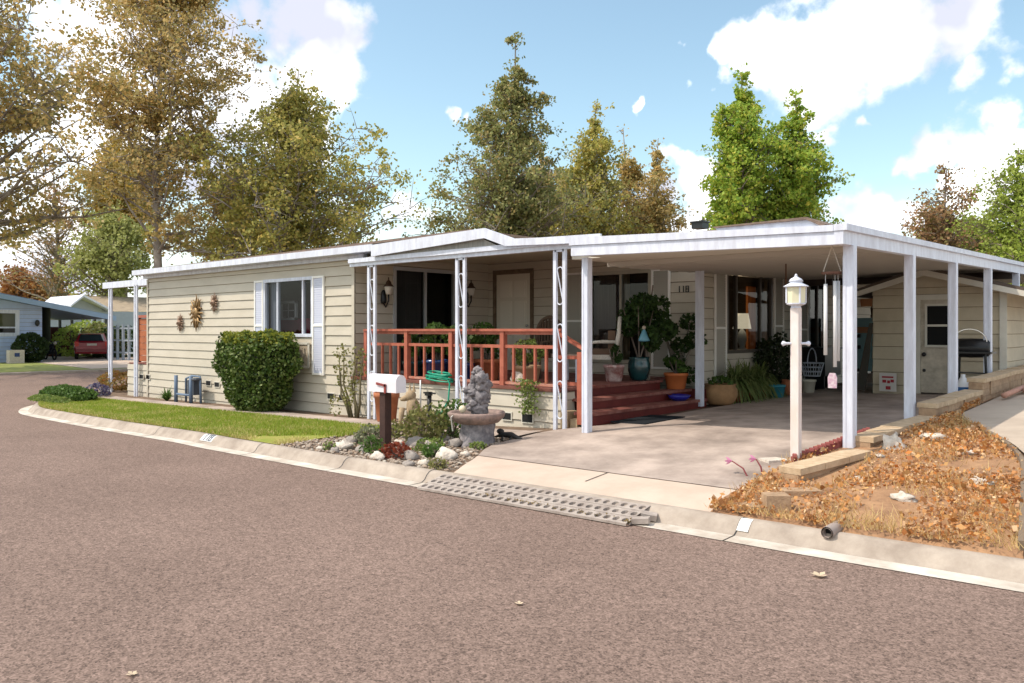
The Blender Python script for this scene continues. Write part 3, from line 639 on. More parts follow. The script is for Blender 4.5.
# ------------------------------------------------------------------ awning and carport
def lattice_post(par, x, y, z0, z1, w_=.17):
    p = MB()
    for s_ in (-1, 1): p.box(x+s_*w_/2-.028, x+s_*w_/2+.028, y-.02, y+.02, z0, z1)
    p.box(x-w_/2, x+w_/2, y-.02, y+.02, z1-.03, z1); po_ = p.build('post', TRIM, par)
    s_ = MB(); z = z1-.30; k = 0
    r_ = w_/2-.035
    while z-.62 > z0:
        pts = [(x+r_*math.cos(a), y, z+r_*math.sin(a)) for a in [math.pi*i/8 for i in range(9)]]
        pts += [(x-r_, y, z-.02), (x+r_, y, z-.42)]
        pts += [(x+r_*math.cos(a), y, z-.44+r_*math.sin(a)) for a in [-math.pi*i/8 for i in range(9)]]
        s_.tube([(x+r_, y, z-.12)] + pts[:10] , .010, 5); s_.tube([pts[8], (x+r_, y, z-.42)], .010, 5); s_.tube(pts[10:] + [(x-r_, y, z-.3)], .010, 5)
        z -= .82
    s_.build('scrollwork', TRIM, po_)
aw = thing('porch_awning', 'white porch awning with gutter beam on three lattice scroll posts', 'awning', (-9.5, 9.4, .1))
m = MB(); m.box(XY(351.5, 9.2), XY(577, 9.2), 9.16, 9.24, 2.855, 2.995); m.box(XY(351.5, 9.2), XY(577, 9.2), 9.12, 9.159, 2.92, 2.995); m.build('beam', TRIM, aw)
m = MB(); m.add([(XS-.1, 9.24, 2.96), (-7.3, 9.24, 2.96), (-7.3, 13.08, 3.16), (XS-.1, 13.08, 3.16)], [(0,1,2,3)]); m.build('ceiling', mat('tan ceiling', (.62,.54,.40), .7), aw)
for px in (372, 461, 560): x = XY(px, 9.20); lattice_post(aw, x, 9.20, gz(x, 9.20)-.03, 2.854)
cp = thing('carport', 'large white flat roofed carport on square white posts over the driveway', 'carport', (-5, 13, .4))
X0, X1 = XY(575.5, 8.75), -3.10; YF = 8.65
X1b = XY(835, 8.68)
def beamz(y): return 2.60 + .018*(y-YF)
m = MB()   # front fascia beam
zl, zr_ = 2.69, 2.60
m.add([(X0,YF,zl),(X1b,YF,zr_),(X1b,YF+.1,zr_),(X0,YF+.1,zl),(X0,YF,zl+.135),(X1b,YF,zr_+.135),(X1b,YF+.1,zr_+.135),(X0,YF+.1,zl+.135)], [(0,3,2,1),(4,5,6,7),(0,1,5,4),(1,2,6,5),(2,3,7,6),(3,0,4,7)])
m.add([(X0-.02,YF-.02,zl+.14),(X1b,YF-.02,zr_+.138),(X1b,YF+.12,zr_+.138),(X0-.02,YF+.12,zl+.14),(X0-.02,YF-.02,zl+.245),(X1b,YF-.02,zr_+.205),(X1b,YF+.12,zr_+.205),(X0-.02,YF+.12,zl+.245)], [(0,3,2,1),(4,5,6,7),(0,1,5,4),(1,2,6,5),(2,3,7,6),(3,0,4,7)])
m.build('front_beam', TRIM, cp)
m = MB(); YE = 24.5
def slab(mb, xa, xb, ya, yb, h0, h1):
    vs = []
    for (x, y) in ((xa,ya),(xb,ya),(xb,yb),(xa,yb)): vs.append((x, y, beamz(y)+h0))
    for (x, y) in ((xa,ya),(xb,ya),(xb,yb),(xa,yb)): vs.append((x, y, beamz(y)+h1))
    mb.add(vs, [(0,3,2,1),(4,5,6,7),(0,1,5,4),(1,2,6,5),(2,3,7,6),(3,0,4,7)])
slab(m, X1b+.003, X1b+.10, YF-.01, YE, 0, .14); slab(m, X1b+.003, X1b+.14, YF-.02, YE, .142, .21); m.build('side_beam', TRIM, cp)
m = MB(); slab(m, X0+.02, X1b-.002, YF+.122, 9.32, .10, .17); slab(m, XRW+.03, X1b-.002, 9.32, YE, .10, .17); m.build('roof_deck', mat('carport ceiling paint', (.62,.57,.48), .7), cp)
m = MB(); y = 10.2
while y < YE: slab(m, XRW+.03, X1b-.004, y, y+.05, .03, .098); y += .30
m.build('ceiling_ribs', mat('carport rib', (.46,.43,.38), .7), cp)
m = MB(); slab(m, XRW+.04, X1b-.004, 17.6, 17.75, -.10, .068); m.build('cross_beam', mat('dark beam', (.09,.07,.06), .7), cp)
# right false gable on the carport front
pk = XY(808, 8.72); gl = XY(716, 8.72); gr = XY(826, 8.72)
m = MB(); m.poly([(gl, zl+.20), (pk, ZY(808, 218.5, 8.72)), (gr, 2.815), (gr-.05, 2.80), (gl+.1, 2.80)], 'y', 8.70, 8.78); m.build('gable_board', TRIM, cp)
m = MB(); m.poly([(gl-.02, zl+.215), (pk, ZY(808, 217.4, 8.72)), (gr+.02, 2.825), (gr-.02, 2.80), (pk, ZY(808, 219, 8.72)-.01), (gl, zl+.20)], 'y', 8.66, 13.0); m.build('gable_roof', SHINGLE, cp)
def cpost(x, y, w_=.108):
    z0_ = gz(x, y)-.02; m = MB(); m.box(x-w_/2, x+w_/2, y-w_/2, y+w_/2, z0_, beamz(y)-.001 if y > 9 or x > -4 else 2.67)
    for s_ in (-.33, .33): m.box(x-w_/2-.006, x-w_/2, y+s_*w_-.012, y+s_*w_+.012, z0_, 2.5); m.box(x+s_*w_-.012, x+s_*w_+.012, y-w_/2-.006, y-w_/2, z0_, 2.5)
    m.build('post', TRIM, cp)
XP = X1b+.06
for px in (850, 910, 953, 988, 1016): cpost(XP, YX(px, XP))
cpost(XY(587, 8.86), 8.86, .100)
m = MB(); m.box(-6.93, -6.82, 12.45, 12.56, .40, beamz(12.5)+.1); m.build('post', TRIM, cp)

# left side porch (pergola like) with its own posts
sp = thing('side_porch', 'small white porch awning with two thin posts at the far left end', 'awning', (-23, 9.7, -.05))
m = MB(); m.box(XY(104, 9.62), XLH-.02, 9.58, 9.68, 2.88, 3.05); m.box(XY(104, 9.62), XLH-.02, 9.681, 11.6, 2.98, 3.05); m.build('roof', TRIM, sp)
lattice_post(sp, XY(110.5, 9.62), 9.62, -.1, 2.88, .15); lattice_post(sp, XY(136, 9.36), 9.36, -.1, 2.88, .13)
dk = thing('side_deck', 'low cream skirted deck at the left end of the home', 'deck', (-22, 10.5, 0))
w = MB(); siding(w, (XY(128, YW+.02), YW+.02), (1, 0), XLH-XY(128, YW+.02), -.3, .80, (0, -1)); w.build('skirt', CREAM, dk)
m = MB(); m.box(XY(128, YW), XLH-.02, YW+.03, 11.8, .76, .83); m.build('floor', TREADM, dk)
pl_ = thing('wood_screen', 'orange brown wooden screen panel standing on the side deck', 'screen', (-21.6, 9.8, .83))
xa, xb = XY(138.5, 9.75), XY(151.5, 9.75)
m = MB()
for i in range(7): z = .86+i*.165; m.box(xa+.06, xb, 9.74, 9.77, z, z+.155)
m.build('boards', mat('orange cedar', (.42,.13,.05), .7, var=.3, scale=4), pl_); m = MB(); m.box(xa, xa+.06, 9.70, 9.80, .83, 2.1); m.build('post', DRED, pl_); m = MB(); m.box(xa, xb, 9.70, 9.80, 2.03, 2.10); m.build('cap', RED, pl_)

# ------------------------------------------------------------------ foliage makers
def cloud_leaves(mb, c, rad, n, sz, shell=.5, flat=0, lumps=0):
    for _ in range(n):
        while True:
            p = Vector((rnd.uniform(-1,1), rnd.uniform(-1,1), rnd.uniform(-1,1)))
            if p.length <= 1: break
        l = p.length or 1e-3; p = p/l*(shell+(1-shell)*l)
        if lumps: p *= 1+lumps*noise.noise(p*2.2+Vector(c))
        mb.leaf4((c[0]+p.x*rad[0], c[1]+p.y*rad[1], max(c[2]+p.z*rad[2], .02)), sz*rnd.uniform(.7,1.3))
def grow(base, h, prof, rtrunk, nl, leafsz, leafmat, barkmat, name, label, nb=46, start=.25, up=.55, lean=(0,0), clump=.55, group='trees behind the mobile home', gaps=.25):
    """tree: trunk, limbs with side twigs, and leaf clusters round the twig ends; prof(t) = crown radius"""
    t_ = thing(name, label, 'tree', (base[0], base[1], base[2]), group)
    wood = MB(); lv = MB(); ends = []
    ph = rnd.random()*9; so_ = rnd.random()*50
    def tp(t): return Vector((base[0]+lean[0]*t*h+.012*h*math.sin(t*5+ph), base[1]+lean[1]*t*h+.012*h*math.cos(t*4+ph), base[2]+t*h))
    pts = [tp(i/14) for i in range(15)]; wood.tube(pts, [max(.02, rtrunk*(1-.93*(i/14))) * (1.25 if i == 0 else 1) for i in range(15)], 8)
    wood.build('trunk', barkmat, t_, True)
    wood = MB()
    NS = 60; cum = [0]
    for q in range(NS): cum.append(cum[-1] + prof(min(1, start+(1-start)*(q+.5)/NS+.03))**1.35 + .05)
    for i in range(nb):
        g_ = (i+rnd.random())/nb*cum[-1]; q = 0
        while q < NS-1 and cum[q+1] < g_: q += 1
        t = min(.985, start + (1-start)*(q+rnd.random())/NS)
        a = i*2.399 + rnd.uniform(-.5,.5)
        L = prof(min(1, t+.08))*rnd.choice((.55,.8,1.0,1.12,1.22))
        if L < .25: L = .25
        csz = min(1, .35+L/1.6)
        p0 = tp(max(start*.8, t-.22*L/h*up*2)); dirv = Vector((math.cos(a), math.sin(a), up*rnd.uniform(.5,1.4)))
        cur = p0.copy(); bp = [cur.copy()]; n = 6; d = dirv.normalized()
        for k in range(n):
            d = (d + Vector((rnd.uniform(-.22,.22), rnd.uniform(-.22,.22), rnd.uniform(-.16,.22)))).normalized(); cur = cur + d*(L*1.08/n); bp.append(cur.copy())
        r0 = max(.02, rtrunk*(1-t)*.42+.012); wood.tube(bp, [r0*(1-.85*k/n) for k in range(n+1)], 5, caps=False)
        for k in range(1, n+1):
            for s_ in range(3 if k < n else 3):
                if rnd.random() < gaps or (k < 3 and rnd.random() < .5): continue
                dd = Vector((rnd.uniform(-1,1), rnd.uniform(-1,1), rnd.uniform(-.35,.8))).normalized(); l2 = L*.2*rnd.uniform(.5,1.4)+.25*csz
                e = bp[k] + dd*l2; mid = bp[k].lerp(e, .5) + Vector((0,0,.06*l2)); wood.tube([bp[k], mid, e], [r0*.3+.004, r0*.18+.003, .003], 3, caps=False); ends.append((e, csz))
                if rnd.random() < .5: ends.append((mid, csz))
    for q in range(16): t = lerp(max(start, .72), 1, q/15); e = tp(min(1, t)); ends.append((e+Vector((rnd.gauss(0,.12), rnd.gauss(0,.12), .1)), .85)); ends.append((e+Vector((rnd.gauss(0,.3), rnd.gauss(0,.3), 0)), .75))
    per = max(1, nl/max(1, len(ends)))
    for e, csz in ends:
        w_ = csz**2*(.22+1.9*max(0, noise.noise(e*.62+Vector((so_,0,0)))+.32))
        cr_ = clump*csz**1.5*rnd.uniform(.5,1.15); k = int(per*w_*rnd.uniform(.5,1.4))
        for _ in range(k):
            while True:
                q = (rnd.uniform(-1,1), rnd.uniform(-1,1), rnd.uniform(-1,1))
                if q[0]*q[0]+q[1]*q[1]+q[2]*q[2] < 1: break
            lv.leaf4((e.x+q[0]*cr_, e.y+q[1]*cr_, e.z+q[2]*cr_*.75), leafsz*rnd.uniform(.55,1.3))
    wood.build('limbs', barkmat, t_, True)
    lv.build('crown', leafmat, t_)
    return t_
SYC = leafm('sycamore leaves', [(0.424,0.335,0.116),(0.619,0.454,0.194),(0.278,0.268,0.098),(0.750,0.503,0.194),(0.489,0.420,0.155)])
SYG = leafm('greenish sycamore leaves', [(0.386,0.386,0.097),(0.598,0.521,0.135),(0.251,0.271,0.077),(0.772,0.580,0.174)])
DKG = leafm('grey green leaves', [(0.244,0.276,0.098),(0.423,0.406,0.146),(0.163,0.195,0.073),(0.552,0.406,0.163)])
BRG = leafm('bright green leaves', [(0.282,0.423,0.053),(0.475,0.574,0.088),(0.152,0.288,0.035),(0.691,0.607,0.105)])
ORG = leafm('orange leaves', [(.42,.16,.05),(.36,.20,.07),(.30,.12,.05)])
GOLD = leafm('gold leaves', [(0.576,0.360,0.060),(0.456,0.324,0.060),(0.336,0.252,0.048)])
PINE = leafm('pine foliage', [(.36,.37,.12),(.44,.44,.15),(.24,.27,.08)])
BRN = leafm('brown leaves', [(0.530,0.312,0.156),(0.390,0.234,0.125),(0.312,0.281,0.094)])
LGR = leafm('light green leaves', [(0.317,0.422,0.066),(0.422,0.475,0.092),(0.238,0.317,0.053)])
def zat(y, d): return CAMZ + (330-y)/FPX*d
def tree(px, d, tab, nl, lsz, lm, bm, name, label, rt=.22, **k):
    """tab: half widths of the crown at heights, as seen from the street"""
    x, y = PD(px, d); h = zat(tab[0][0], d)+.3; z_of = lambda yy: zat(yy, d)
    T = sorted(((z_of(yy)+.3)/h, w_/FPX*d) for yy, w_ in tab)
    return grow((x, y, -.3), h, lambda t: interp(T, t)*.92, rt, nl, lsz, lm, bm, name, label, start=T[0][0], **k)
SY = 'sycamores'
tree(-58, 36, [(-110,60),(0,125),(100,150),(180,150),(225,110),(250,30)], 42000, .21, SYC, BARKP, 'sycamore_tree', 'near sycamore overhanging the top left corner of the picture', rt=.4, nb=110, clump=.75, group=SY, up=.35)
tree(163, 33, [(-70,45),(0,78),(50,95),(110,92),(160,72),(195,58),(228,35),(245,15)], 48000, .145, SYC, BARKP, 'sycamore_tree', 'tallest golden sycamore with a bare trunk above the left roof end', rt=.22, nb=100, clump=.5, group=SY, up=.5)
tree(296, 35, [(70,12),(95,34),(130,68),(160,98),(190,108),(240,110),(275,90)], 52000, .15, SYG, BARKP, 'sycamore_tree', 'broad yellow green sycamore above the left window', rt=.26, nb=110, clump=.52, group=SY, up=.5)
tree(232, 40, [(158,12),(185,34),(215,48),(260,50)], 12000, .17, SYC, BARKP, 'sycamore_tree', 'low brownish sycamore just right of the tall bare trunk', rt=.2, nb=50, clump=.5, group=SY)
tree(510, 36, [(36,5),(65,20),(100,34),(140,44),(165,62),(190,74),(235,78),(270,50)], 50000, .145, DKG, BARKP, 'sycamore_tree', 'tall pointed grey green sycamore above the porch gable', rt=.24, nb=110, up=.45, clump=.45, group=SY)
tree(594, 40, [(102,4),(120,16),(150,30),(190,42),(230,50),(265,40)], 32000, .155, SYG, BARKP, 'sycamore_tree', 'brownish pointed sycamore right of the tallest middle one', rt=.2, nb=90, up=.7, clump=.45, group=SY)
tree(655, 42, [(138,3),(160,12),(180,24),(205,34),(230,38),(265,30)], 20000, .16, SYC, BARKP, 'sycamore_tree', 'short golden pointed sycamore above the porch window', rt=.2, nb=70, up=.8, clump=.45, group=SY)
tree(624, 43, [(128,3),(150,12),(175,24),(210,34),(265,34)], 17000, .16, SYC, BARKP, 'sycamore_tree', 'slim brown sycamore between the two pointed ones', rt=.2, nb=60, up=.8, clump=.45, group=SY)
tree(545, 45, [(150,6),(180,30),(215,52),(265,55)], 20000, .17, SYC, BARKP, 'sycamore_tree', 'low golden sycamore filling between the two pointed trees', rt=.2, nb=60, clump=.5, group=SY)
tree(742, 34, [(74,4),(88,18),(115,34),(150,42),(185,42),(225,34),(255,20)], 44000, .15, BRG, BARK, 'green_tree', 'tall bright green tree above the carport gable', rt=.25, nb=90, up=.8, clump=.42, gaps=.3)
tree(792, 34.5, [(92,3),(108,16),(140,28),(180,40),(205,34),(240,20)], 32000, .15, BRG, BARK, 'green_tree', 'second bright green crown leaning right behind the carport roof', rt=.2, nb=70, up=.8, clump=.42, gaps=.3)
tree(948, 30, [(168,4),(185,20),(215,34),(245,34),(280,20)], 9000, .12, BRN, BARK, 'brown_leaved_tree', 'sparse brown leaved tree above the carport side beam', rt=.14, nb=60, clump=.36)
tree(1020, 27, [(150,10),(180,34),(220,46),(260,50),(300,40)], 18000, .11, LGR, BARK, 'light_green_tree', 'light green tree at the right edge above the shed', rt=.16, nb=70, clump=.4)
tree(965, 34, [(222,15),(240,45),(275,55)], 10000, .14, LGR, BARK, 'light_green_tree', 'low yellow green tree behind the shed roof', rt=.16, nb=44, clump=.45)
tree(112, 72, [(206,8),(220,30),(245,42),(275,44),(292,25)], 17000, .30, PINE, BARK, 'pine_tree', 'rounded light green pine beyond the left end of the home', rt=.5, nb=60, up=.6, clump=.9)
tree(55, 76, [(160,8),(190,30),(230,48),(270,50),(300,20)], 6000, .26, BRN, BARKP, 'bare_tree', 'thin nearly bare twiggy tree at far left', rt=.35, nb=90, up=.8, clump=.8)
tree(122, 78, [(140,12),(165,42),(195,48),(225,38),(255,15)], 16000, .34, GOLD, BARK, 'golden_tree', 'golden yellow tree behind the tall sycamore trunk', rt=.35, nb=60, clump=1.0)
tree(20, 84, [(270,8),(283,28),(300,38),(315,30)], 9000, .34, ORG, BARK, 'orange_tree', 'orange autumn tree above the blue house, left one', rt=.25, nb=40, clump=.9)
tree(50, 88, [(279,6),(290,18),(305,26),(318,20)], 5000, .34, ORG, BARK, 'orange_tree', 'smaller orange autumn tree above the blue carport', rt=.25, nb=34, clump=.9)
def bush(c, rad, n, sz, lm, name, label, cat='shrub', group=None, stems=True, lumps=.25, shell=.6):
    t_ = thing(name, label, cat, (c[0], c[1], gz(c[0], c[1])), group); m = MB(); cloud_leaves(m, c, rad, n, sz, shell, lumps=lumps); m.build('foliage', lm, t_)
    if stems:
        m = MB()
        for i in range(7):
            a = i*.9; m.tube([(c[0], c[1], gz(c[0],c[1])-.02), (c[0]+rad[0]*.3*math.cos(a), c[1]+rad[1]*.3*math.sin(a), c[2]), (c[0]+rad[0]*.6*math.cos(a), c[1]+rad[1]*.6*math.sin(a), c[2]+rad[2]*.5)], [.02,.012,.005], 5)
        m.build('stems', BARK, t_)
    return t_
# clipped boxwood against the wall
bc = (XY(258, 8.98)+.12, 8.88); bz = gz(*bc)
bt = thing('boxwood_bush', 'big round clipped green bush against the wall under the window', 'bush', (bc[0], bc[1], bz))
BOX = leafm('boxwood leaves', [(.04,.08,.01),(.10,.16,.022),(.025,.05,.007),(.20,.24,.07),(.07,.12,.015)], .15)
m = MB()
for _ in range(17000):
    a = rnd.random()*6.283; z = rnd.random(); 
    rr = interp([(0,.45),(.15,.70),(.5,.93),(.85,.98),(.95,.88),(1,.6)], z)*(1+.22*noise.noise(Vector((math.cos(a)*2, math.sin(a)*2, z*4))))*rnd.uniform(.80,1.02)
    if z > .90 or rnd.random() < .22: rr *= math.sqrt(rnd.random()); z = rnd.uniform(.9,1.01) if rnd.random() < .9 else z
    m.leaf4((bc[0]+rr*1.22*math.cos(a), bc[1]+rr*.56*math.sin(a), bz+z*1.58 - (.07*rr*rr if z > .88 else 0) + .09*noise.noise(Vector((math.cos(a)*rr*3, math.sin(a)*rr*3, 4)))), rnd.uniform(.05,.085))
m.build('foliage', BOX, bt)
m = MB()
for _ in range(2600):
    a = rnd.random()*6.283; rr = math.sqrt(rnd.random())*.90; m.leaf4((bc[0]+rr*1.2*math.cos(a), bc[1]+rr*.56*math.sin(a), bz+1.58*rnd.uniform(.90,1.03)-.08*rr*rr+.09*noise.noise(Vector((math.cos(a)*rr*3, math.sin(a)*rr*3, 4)))), rnd.uniform(.05,.08))
m.build('new_growth', leafm('yellow green growth', [(.22,.24,.03),(.34,.34,.05),(.14,.18,.03)]), bt)
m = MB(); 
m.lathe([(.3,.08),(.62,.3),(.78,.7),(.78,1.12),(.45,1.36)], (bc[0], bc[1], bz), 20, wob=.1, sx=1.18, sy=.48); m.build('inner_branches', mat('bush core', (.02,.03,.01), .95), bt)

# ------------------------------------------------------------------ things at the front wall
GOLDM = mat('brass sun metal', (.38,.24,.10), .45, metal=.5, col2=(.2,.12,.06), scale=12)
ROSEM = mat('rusty sun metal', (.36,.24,.17), .6, metal=.3, col2=(.2,.12,.08), scale=14)
def sunorn(px, py, rad, ry_, m_, label):
    x, z = XY(px, YW), ZY(px, py, YW); t = thing('sun_ornament', label, 'wall ornament', (x, YW-.03, z), 'metal suns on the front wall')
    d = MB(); d.blob((x, YW-.07, z), (rad*.36, .05, rad*.36), 14, 8, wob=0); fo = d.build('face', m_, t, True)
    f = MB(); f.blob((x-rad*.12, YW-.115, z+rad*.08), (.02,.015,.012), wob=0); f.blob((x+rad*.12, YW-.115, z+rad*.08), (.02,.015,.012), wob=0); f.blob((x, YW-.125, z-.01), (.012,.02,.035), wob=0); f.blob((x, YW-.115, z-rad*.16), (.04,.012,.01), wob=0); f.build('features', m_, fo, True)
    d = MB()
    for i in range(16):
        a = 2*math.pi*i/16; L = rad*(1.0 if i % 2 == 0 else .72)*(1 if ry_ is None else 1); k = .05*math.sin(i*2.1)
        p = [(x+math.cos(a+k*q)*r_, YW-.05, z+math.sin(a+k*q)*r_*(ry_ or 1)) for q, r_ in ((0,rad*.3),(3,rad*.55),(-3,rad*.8),(0,L))]
        d.tube(p, [rad*.085,rad*.075,rad*.045,.004], 5)
    d.build('rays', m_, t, True)
sunorn(198, 313, .36, 1.25, GOLDM, 'largest golden metal sun, middle one of three on the wall')
sunorn(216, 303, .20, 1.3, ROSEM, 'small rusty metal sun, upper right of the big one')
sunorn(182, 323, .19, 1.3, ROSEM, 'small rusty metal sun, lower left of the big one')
# gas meter
gx, gy = XY(196, 9.2), 9.2; g0 = gz(gx, gy)
gmt = thing('gas_meter', 'blue grey gas meter and pipe guard at the foot of the wall', 'gas meter', (gx, gy, g0)); BG = mat('blue grey pipe', (.12,.17,.25), .6)
for px in (176, 191): x = XY(px, 9.1); m = MB(); m.tube([(x, 9.1, g0-.02), (x, 9.1, g0+.62)], .045, 8); m.build('guard_post', BG, gmt, True)
m = MB(); m.tube([(XY(176,9.1), 9.1, g0+.18), (XY(191,9.1), 9.1, g0+.18)], .03, 6); m.tube([(XY(186,9.2), 9.2, g0), (XY(186,9.2), 9.2, g0+.55), (XY(192,9.2), 9.2, g0+.62), (XY(200,9.2), 9.2, g0+.62), (XY(201,9.2), 9.2, g0)], .028, 6); m.build('pipes', BG, gmt, True)
m = MB(); m.cbox((XY(194.5,9.2), 9.2, g0+.36), (.30,.2,.34)); m.lathe([(.1,-.03),(.12,.0),(.1,.03)], (XY(198.5,9.2), 9.15, g0+.56), 12); m.build('meter_body', mat('dark meter', (.05,.06,.08), .5), gmt)
def strapplant(c, n, L, lm, name, label, w_=.03, cat='plant', droop=.6, pot=None, parent=None, spread=1, group=None):
    t_ = parent or thing(name, label, cat, c, group); m = MB()
    for i in range(n):
        a = rnd.random()*6.283; l = L*rnd.uniform(.6,1.1); e = rnd.uniform(.25,1.0)*spread; pts = []
        for k in range(5):
            s_ = k/4; pts.append(Vector((c[0]+math.cos(a)*l*e*s_*.8, c[1]+math.sin(a)*l*e*s_*.8, c[2]+l*(s_*(1.15-.5*e)-droop*e*s_*s_))))
        sd_ = Vector((-math.sin(a), math.cos(a), 0))*w_
        vs = []; 
        for k, p in enumerate(pts): ww = sd_*(1-.9*(k/4)**1.5)*.5; vs += [p-ww, p+ww]
        m.add(vs, [(2*k, 2*k+1, 2*k+3, 2*k+2) for k in range(4)])
    m.build('leaves', lm, t_); return t_
GRN = leafm('garden green', [(.07,.14,.03),(.12,.20,.04),(.05,.09,.02)]); GRL = leafm('light garden green', [(.16,.24,.05),(.25,.30,.08),(.11,.17,.04)]); OLV = leafm('olive bush', [(.20,.22,.06),(.28,.25,.09),(.12,.14,.04)])
SPID = leafm('spider plant', [(.14,.20,.05),(.28,.32,.12),(.08,.13,.03)]); GRY = leafm('sage', [(.22,.24,.14),(.30,.30,.18),(.15,.17,.09)]); JADE = leafm('jade leaves', [(.035,.075,.02),(.06,.11,.025),(.02,.045,.012)]); REDL = leafm('red succulent', [(.22,.04,.02),(.32,.08,.04),(.14,.03,.02)])
strapplant((XY(167, 9.15), 9.15, gz(-19.5, 9.15)), 60, .45, GRN, 'leafy_plant', 'clump of green strap leaves left of the gas meter', .06)
# climbing rose shrub
cx, cy = XY(347, 9.2), 9.2; cz = gz(cx, cy)
rs = thing('climbing_shrub', 'leggy green shrub with bare stems on the wall left of the porch', 'shrub', (cx, cy, cz)); m = MB(); tips = []
for (px0, px1, py1) in ((350,339,352),(352,344,350),(356,358,352),(357,362,358),(350,341,372),(357,354,378)):
    a = Vector((XY(px0,9.2), 9.2, cz-.02)); e = Vector((XY(px1,9.25), 9.25, ZY(px1,py1,9.25))); mid = a.lerp(e,.5)+Vector((rnd.uniform(-.1,.1),-.05,0)); m.tube([a, a.lerp(mid,.5)+Vector((.04,0,0)), mid, e], [.03,.025,.018,.008], 6); tips += [e, mid.lerp(e,.6)]
m.build('stems', mat('green brown stem', (.12,.10,.05), .9), rs, True)
m = MB()
for e in tips: cloud_leaves(m, e, (.16,.1,.12), 24, .06)
cloud_leaves(m, (XY(337,9.2), 9.15, cz+.2), (.15,.12,.2), 40, .06); cloud_leaves(m, (XY(353,9.2), 9.1, cz+.4), (.15,.1,.2), 60, .06)
m.build('foliage', OLV, rs)
# white pot etc along the wall
def pot(c, r_, h, m_, name, label, prof=None, cat='pot', soil=True):
    t_ = thing(name, label, cat, c); p = prof or [(.72,0),(.78,.05),(.98,.82),(1.06,.83),(1.06,1.0),(.94,1.0),(.90,.86)]
    m = MB(); m.lathe([(a*r_, b_*h) for a, b_ in p], c, 24); m.build('body', m_, t_, True)
    if soil: m = MB(); m.lathe([(.9*r_*p[-1][0], h*.855),(.9*r_*p[-1][0], h*.86)], c, 16); m.build('soil', SOIL, t_)
    return t_
POTR = [(.6,0),(.8,.12),(1.0,.45),(.98,.75),(.86,.9),(.95,1.0),(.84,1.0),(.78,.86)]
x, y = XY(386.5, 8.95), 8.95; pot((x, y, gz(x,y)+.01), .21, .50, TERRA, 'terracotta_pot', 'empty terracotta pot behind the mailbox post')
# hose spigot, pipe and hose
x = XY(452.5, 9.25)-.4; xs, ys = XY(429.5, 8.95), 8.95; g0 = gz(xs, ys)
t = thing('hose_bibb', 'black hose tap on a post before the porch skirt', 'tap', (xs, ys, g0)); m = MB(); m.tube([(xs, ys, g0-.02),(xs, ys, g0+.50)], .035, 8); m.build('post', BLACK, t, True); m = MB(); m.tube([(xs-.14, ys, g0+.53),(xs+.14, ys, g0+.53)], .015, 6); m.cbox((xs, ys-.02, g0+.52), (.09,.09,.06)); m.build('tap', BLACK, t)
xp_ = XY(420.5, 9.3); one(tbm([(xp_, 9.3, .3),(xp_, 9.3, .85)], .016, 6), 'water_pipe', ALU, 'thin grey water pipe on the porch skirt behind the dog', 'pipe', smooth=True)
HG = mat('green hose', (.01,.28,.17), .4); m = MB(); xh, yh = XY(438, 9.28), 9.28
pts = []
for i in range(90):
    a = i*.42; r_ = .27+.05*math.sin(i*.9); pts.append((xh+r_*math.cos(a), yh+.03+.10*math.sin(a), DZ+.03+.04*math.sin(i*.33)+.0012*i))
pts += [(xh+.30, 9.26, DZ-.02), (xh+.31, 9.22, .55), (xh+.22, 9.15, .35), (xh+.02, 9.05, .2), (xs+.1, ys, .2)]
m.tube(pts, .014, 6); one(m, 'garden_hose', HG, 'green garden hose coiled on the porch edge and hanging down', 'hose', smooth=True)
# dog statue (sitting, pointed ears) of tan stone
dx, dy = XY(414, 8.35), 8.35; dz = gz(dx, dy)
ds = thing('dog_statue', 'tan stone dog figure sitting among the shrubs by the hose', 'statue', (dx, dy, dz)); m = MB()
m.blob((dx+.05, dy+.02, dz+.18), (.15,.14,.20), 12, 8, .08); m.blob((dx, dy-.02, dz+.36), (.10,.10,.17), 12, 8, .08); m.blob((dx-.03, dy-.04, dz+.54), (.085,.08,.085), 12, 8, .05)
m.tube([(dx-.04, dy-.05, dz+.53),(dx-.13, dy-.10, dz+.49),(dx-.17, dy-.12, dz+.48)], [.055,.04,.025], 8)
for s_ in (-.05,.05): m.tube([(dx-.05+s_*.6, dy-.12+s_, dz+.36),(dx-.07+s_*.6, dy-.13+s_, dz+.15),(dx-.09+s_*.6, dy-.14+s_, dz)], [.045,.035,.04], 8)
m.build('body', mat('tan stone', (.42,.30,.18), .8, var=.35, scale=12), ds, True); m = MB()
for s_ in (-.045,.05): m.add([(dx-.03+s_-.03, dy-.03, dz+.60),(dx-.03+s_+.03, dy-.03, dz+.60),(dx-.03+s_, dy+.02, dz+.60),(dx-.03+s_, dy-.02, dz+.75)], [(0,1,3),(1,2,3),(2,0,3)])
m.build('ears', MATS['tan stone'], ds)
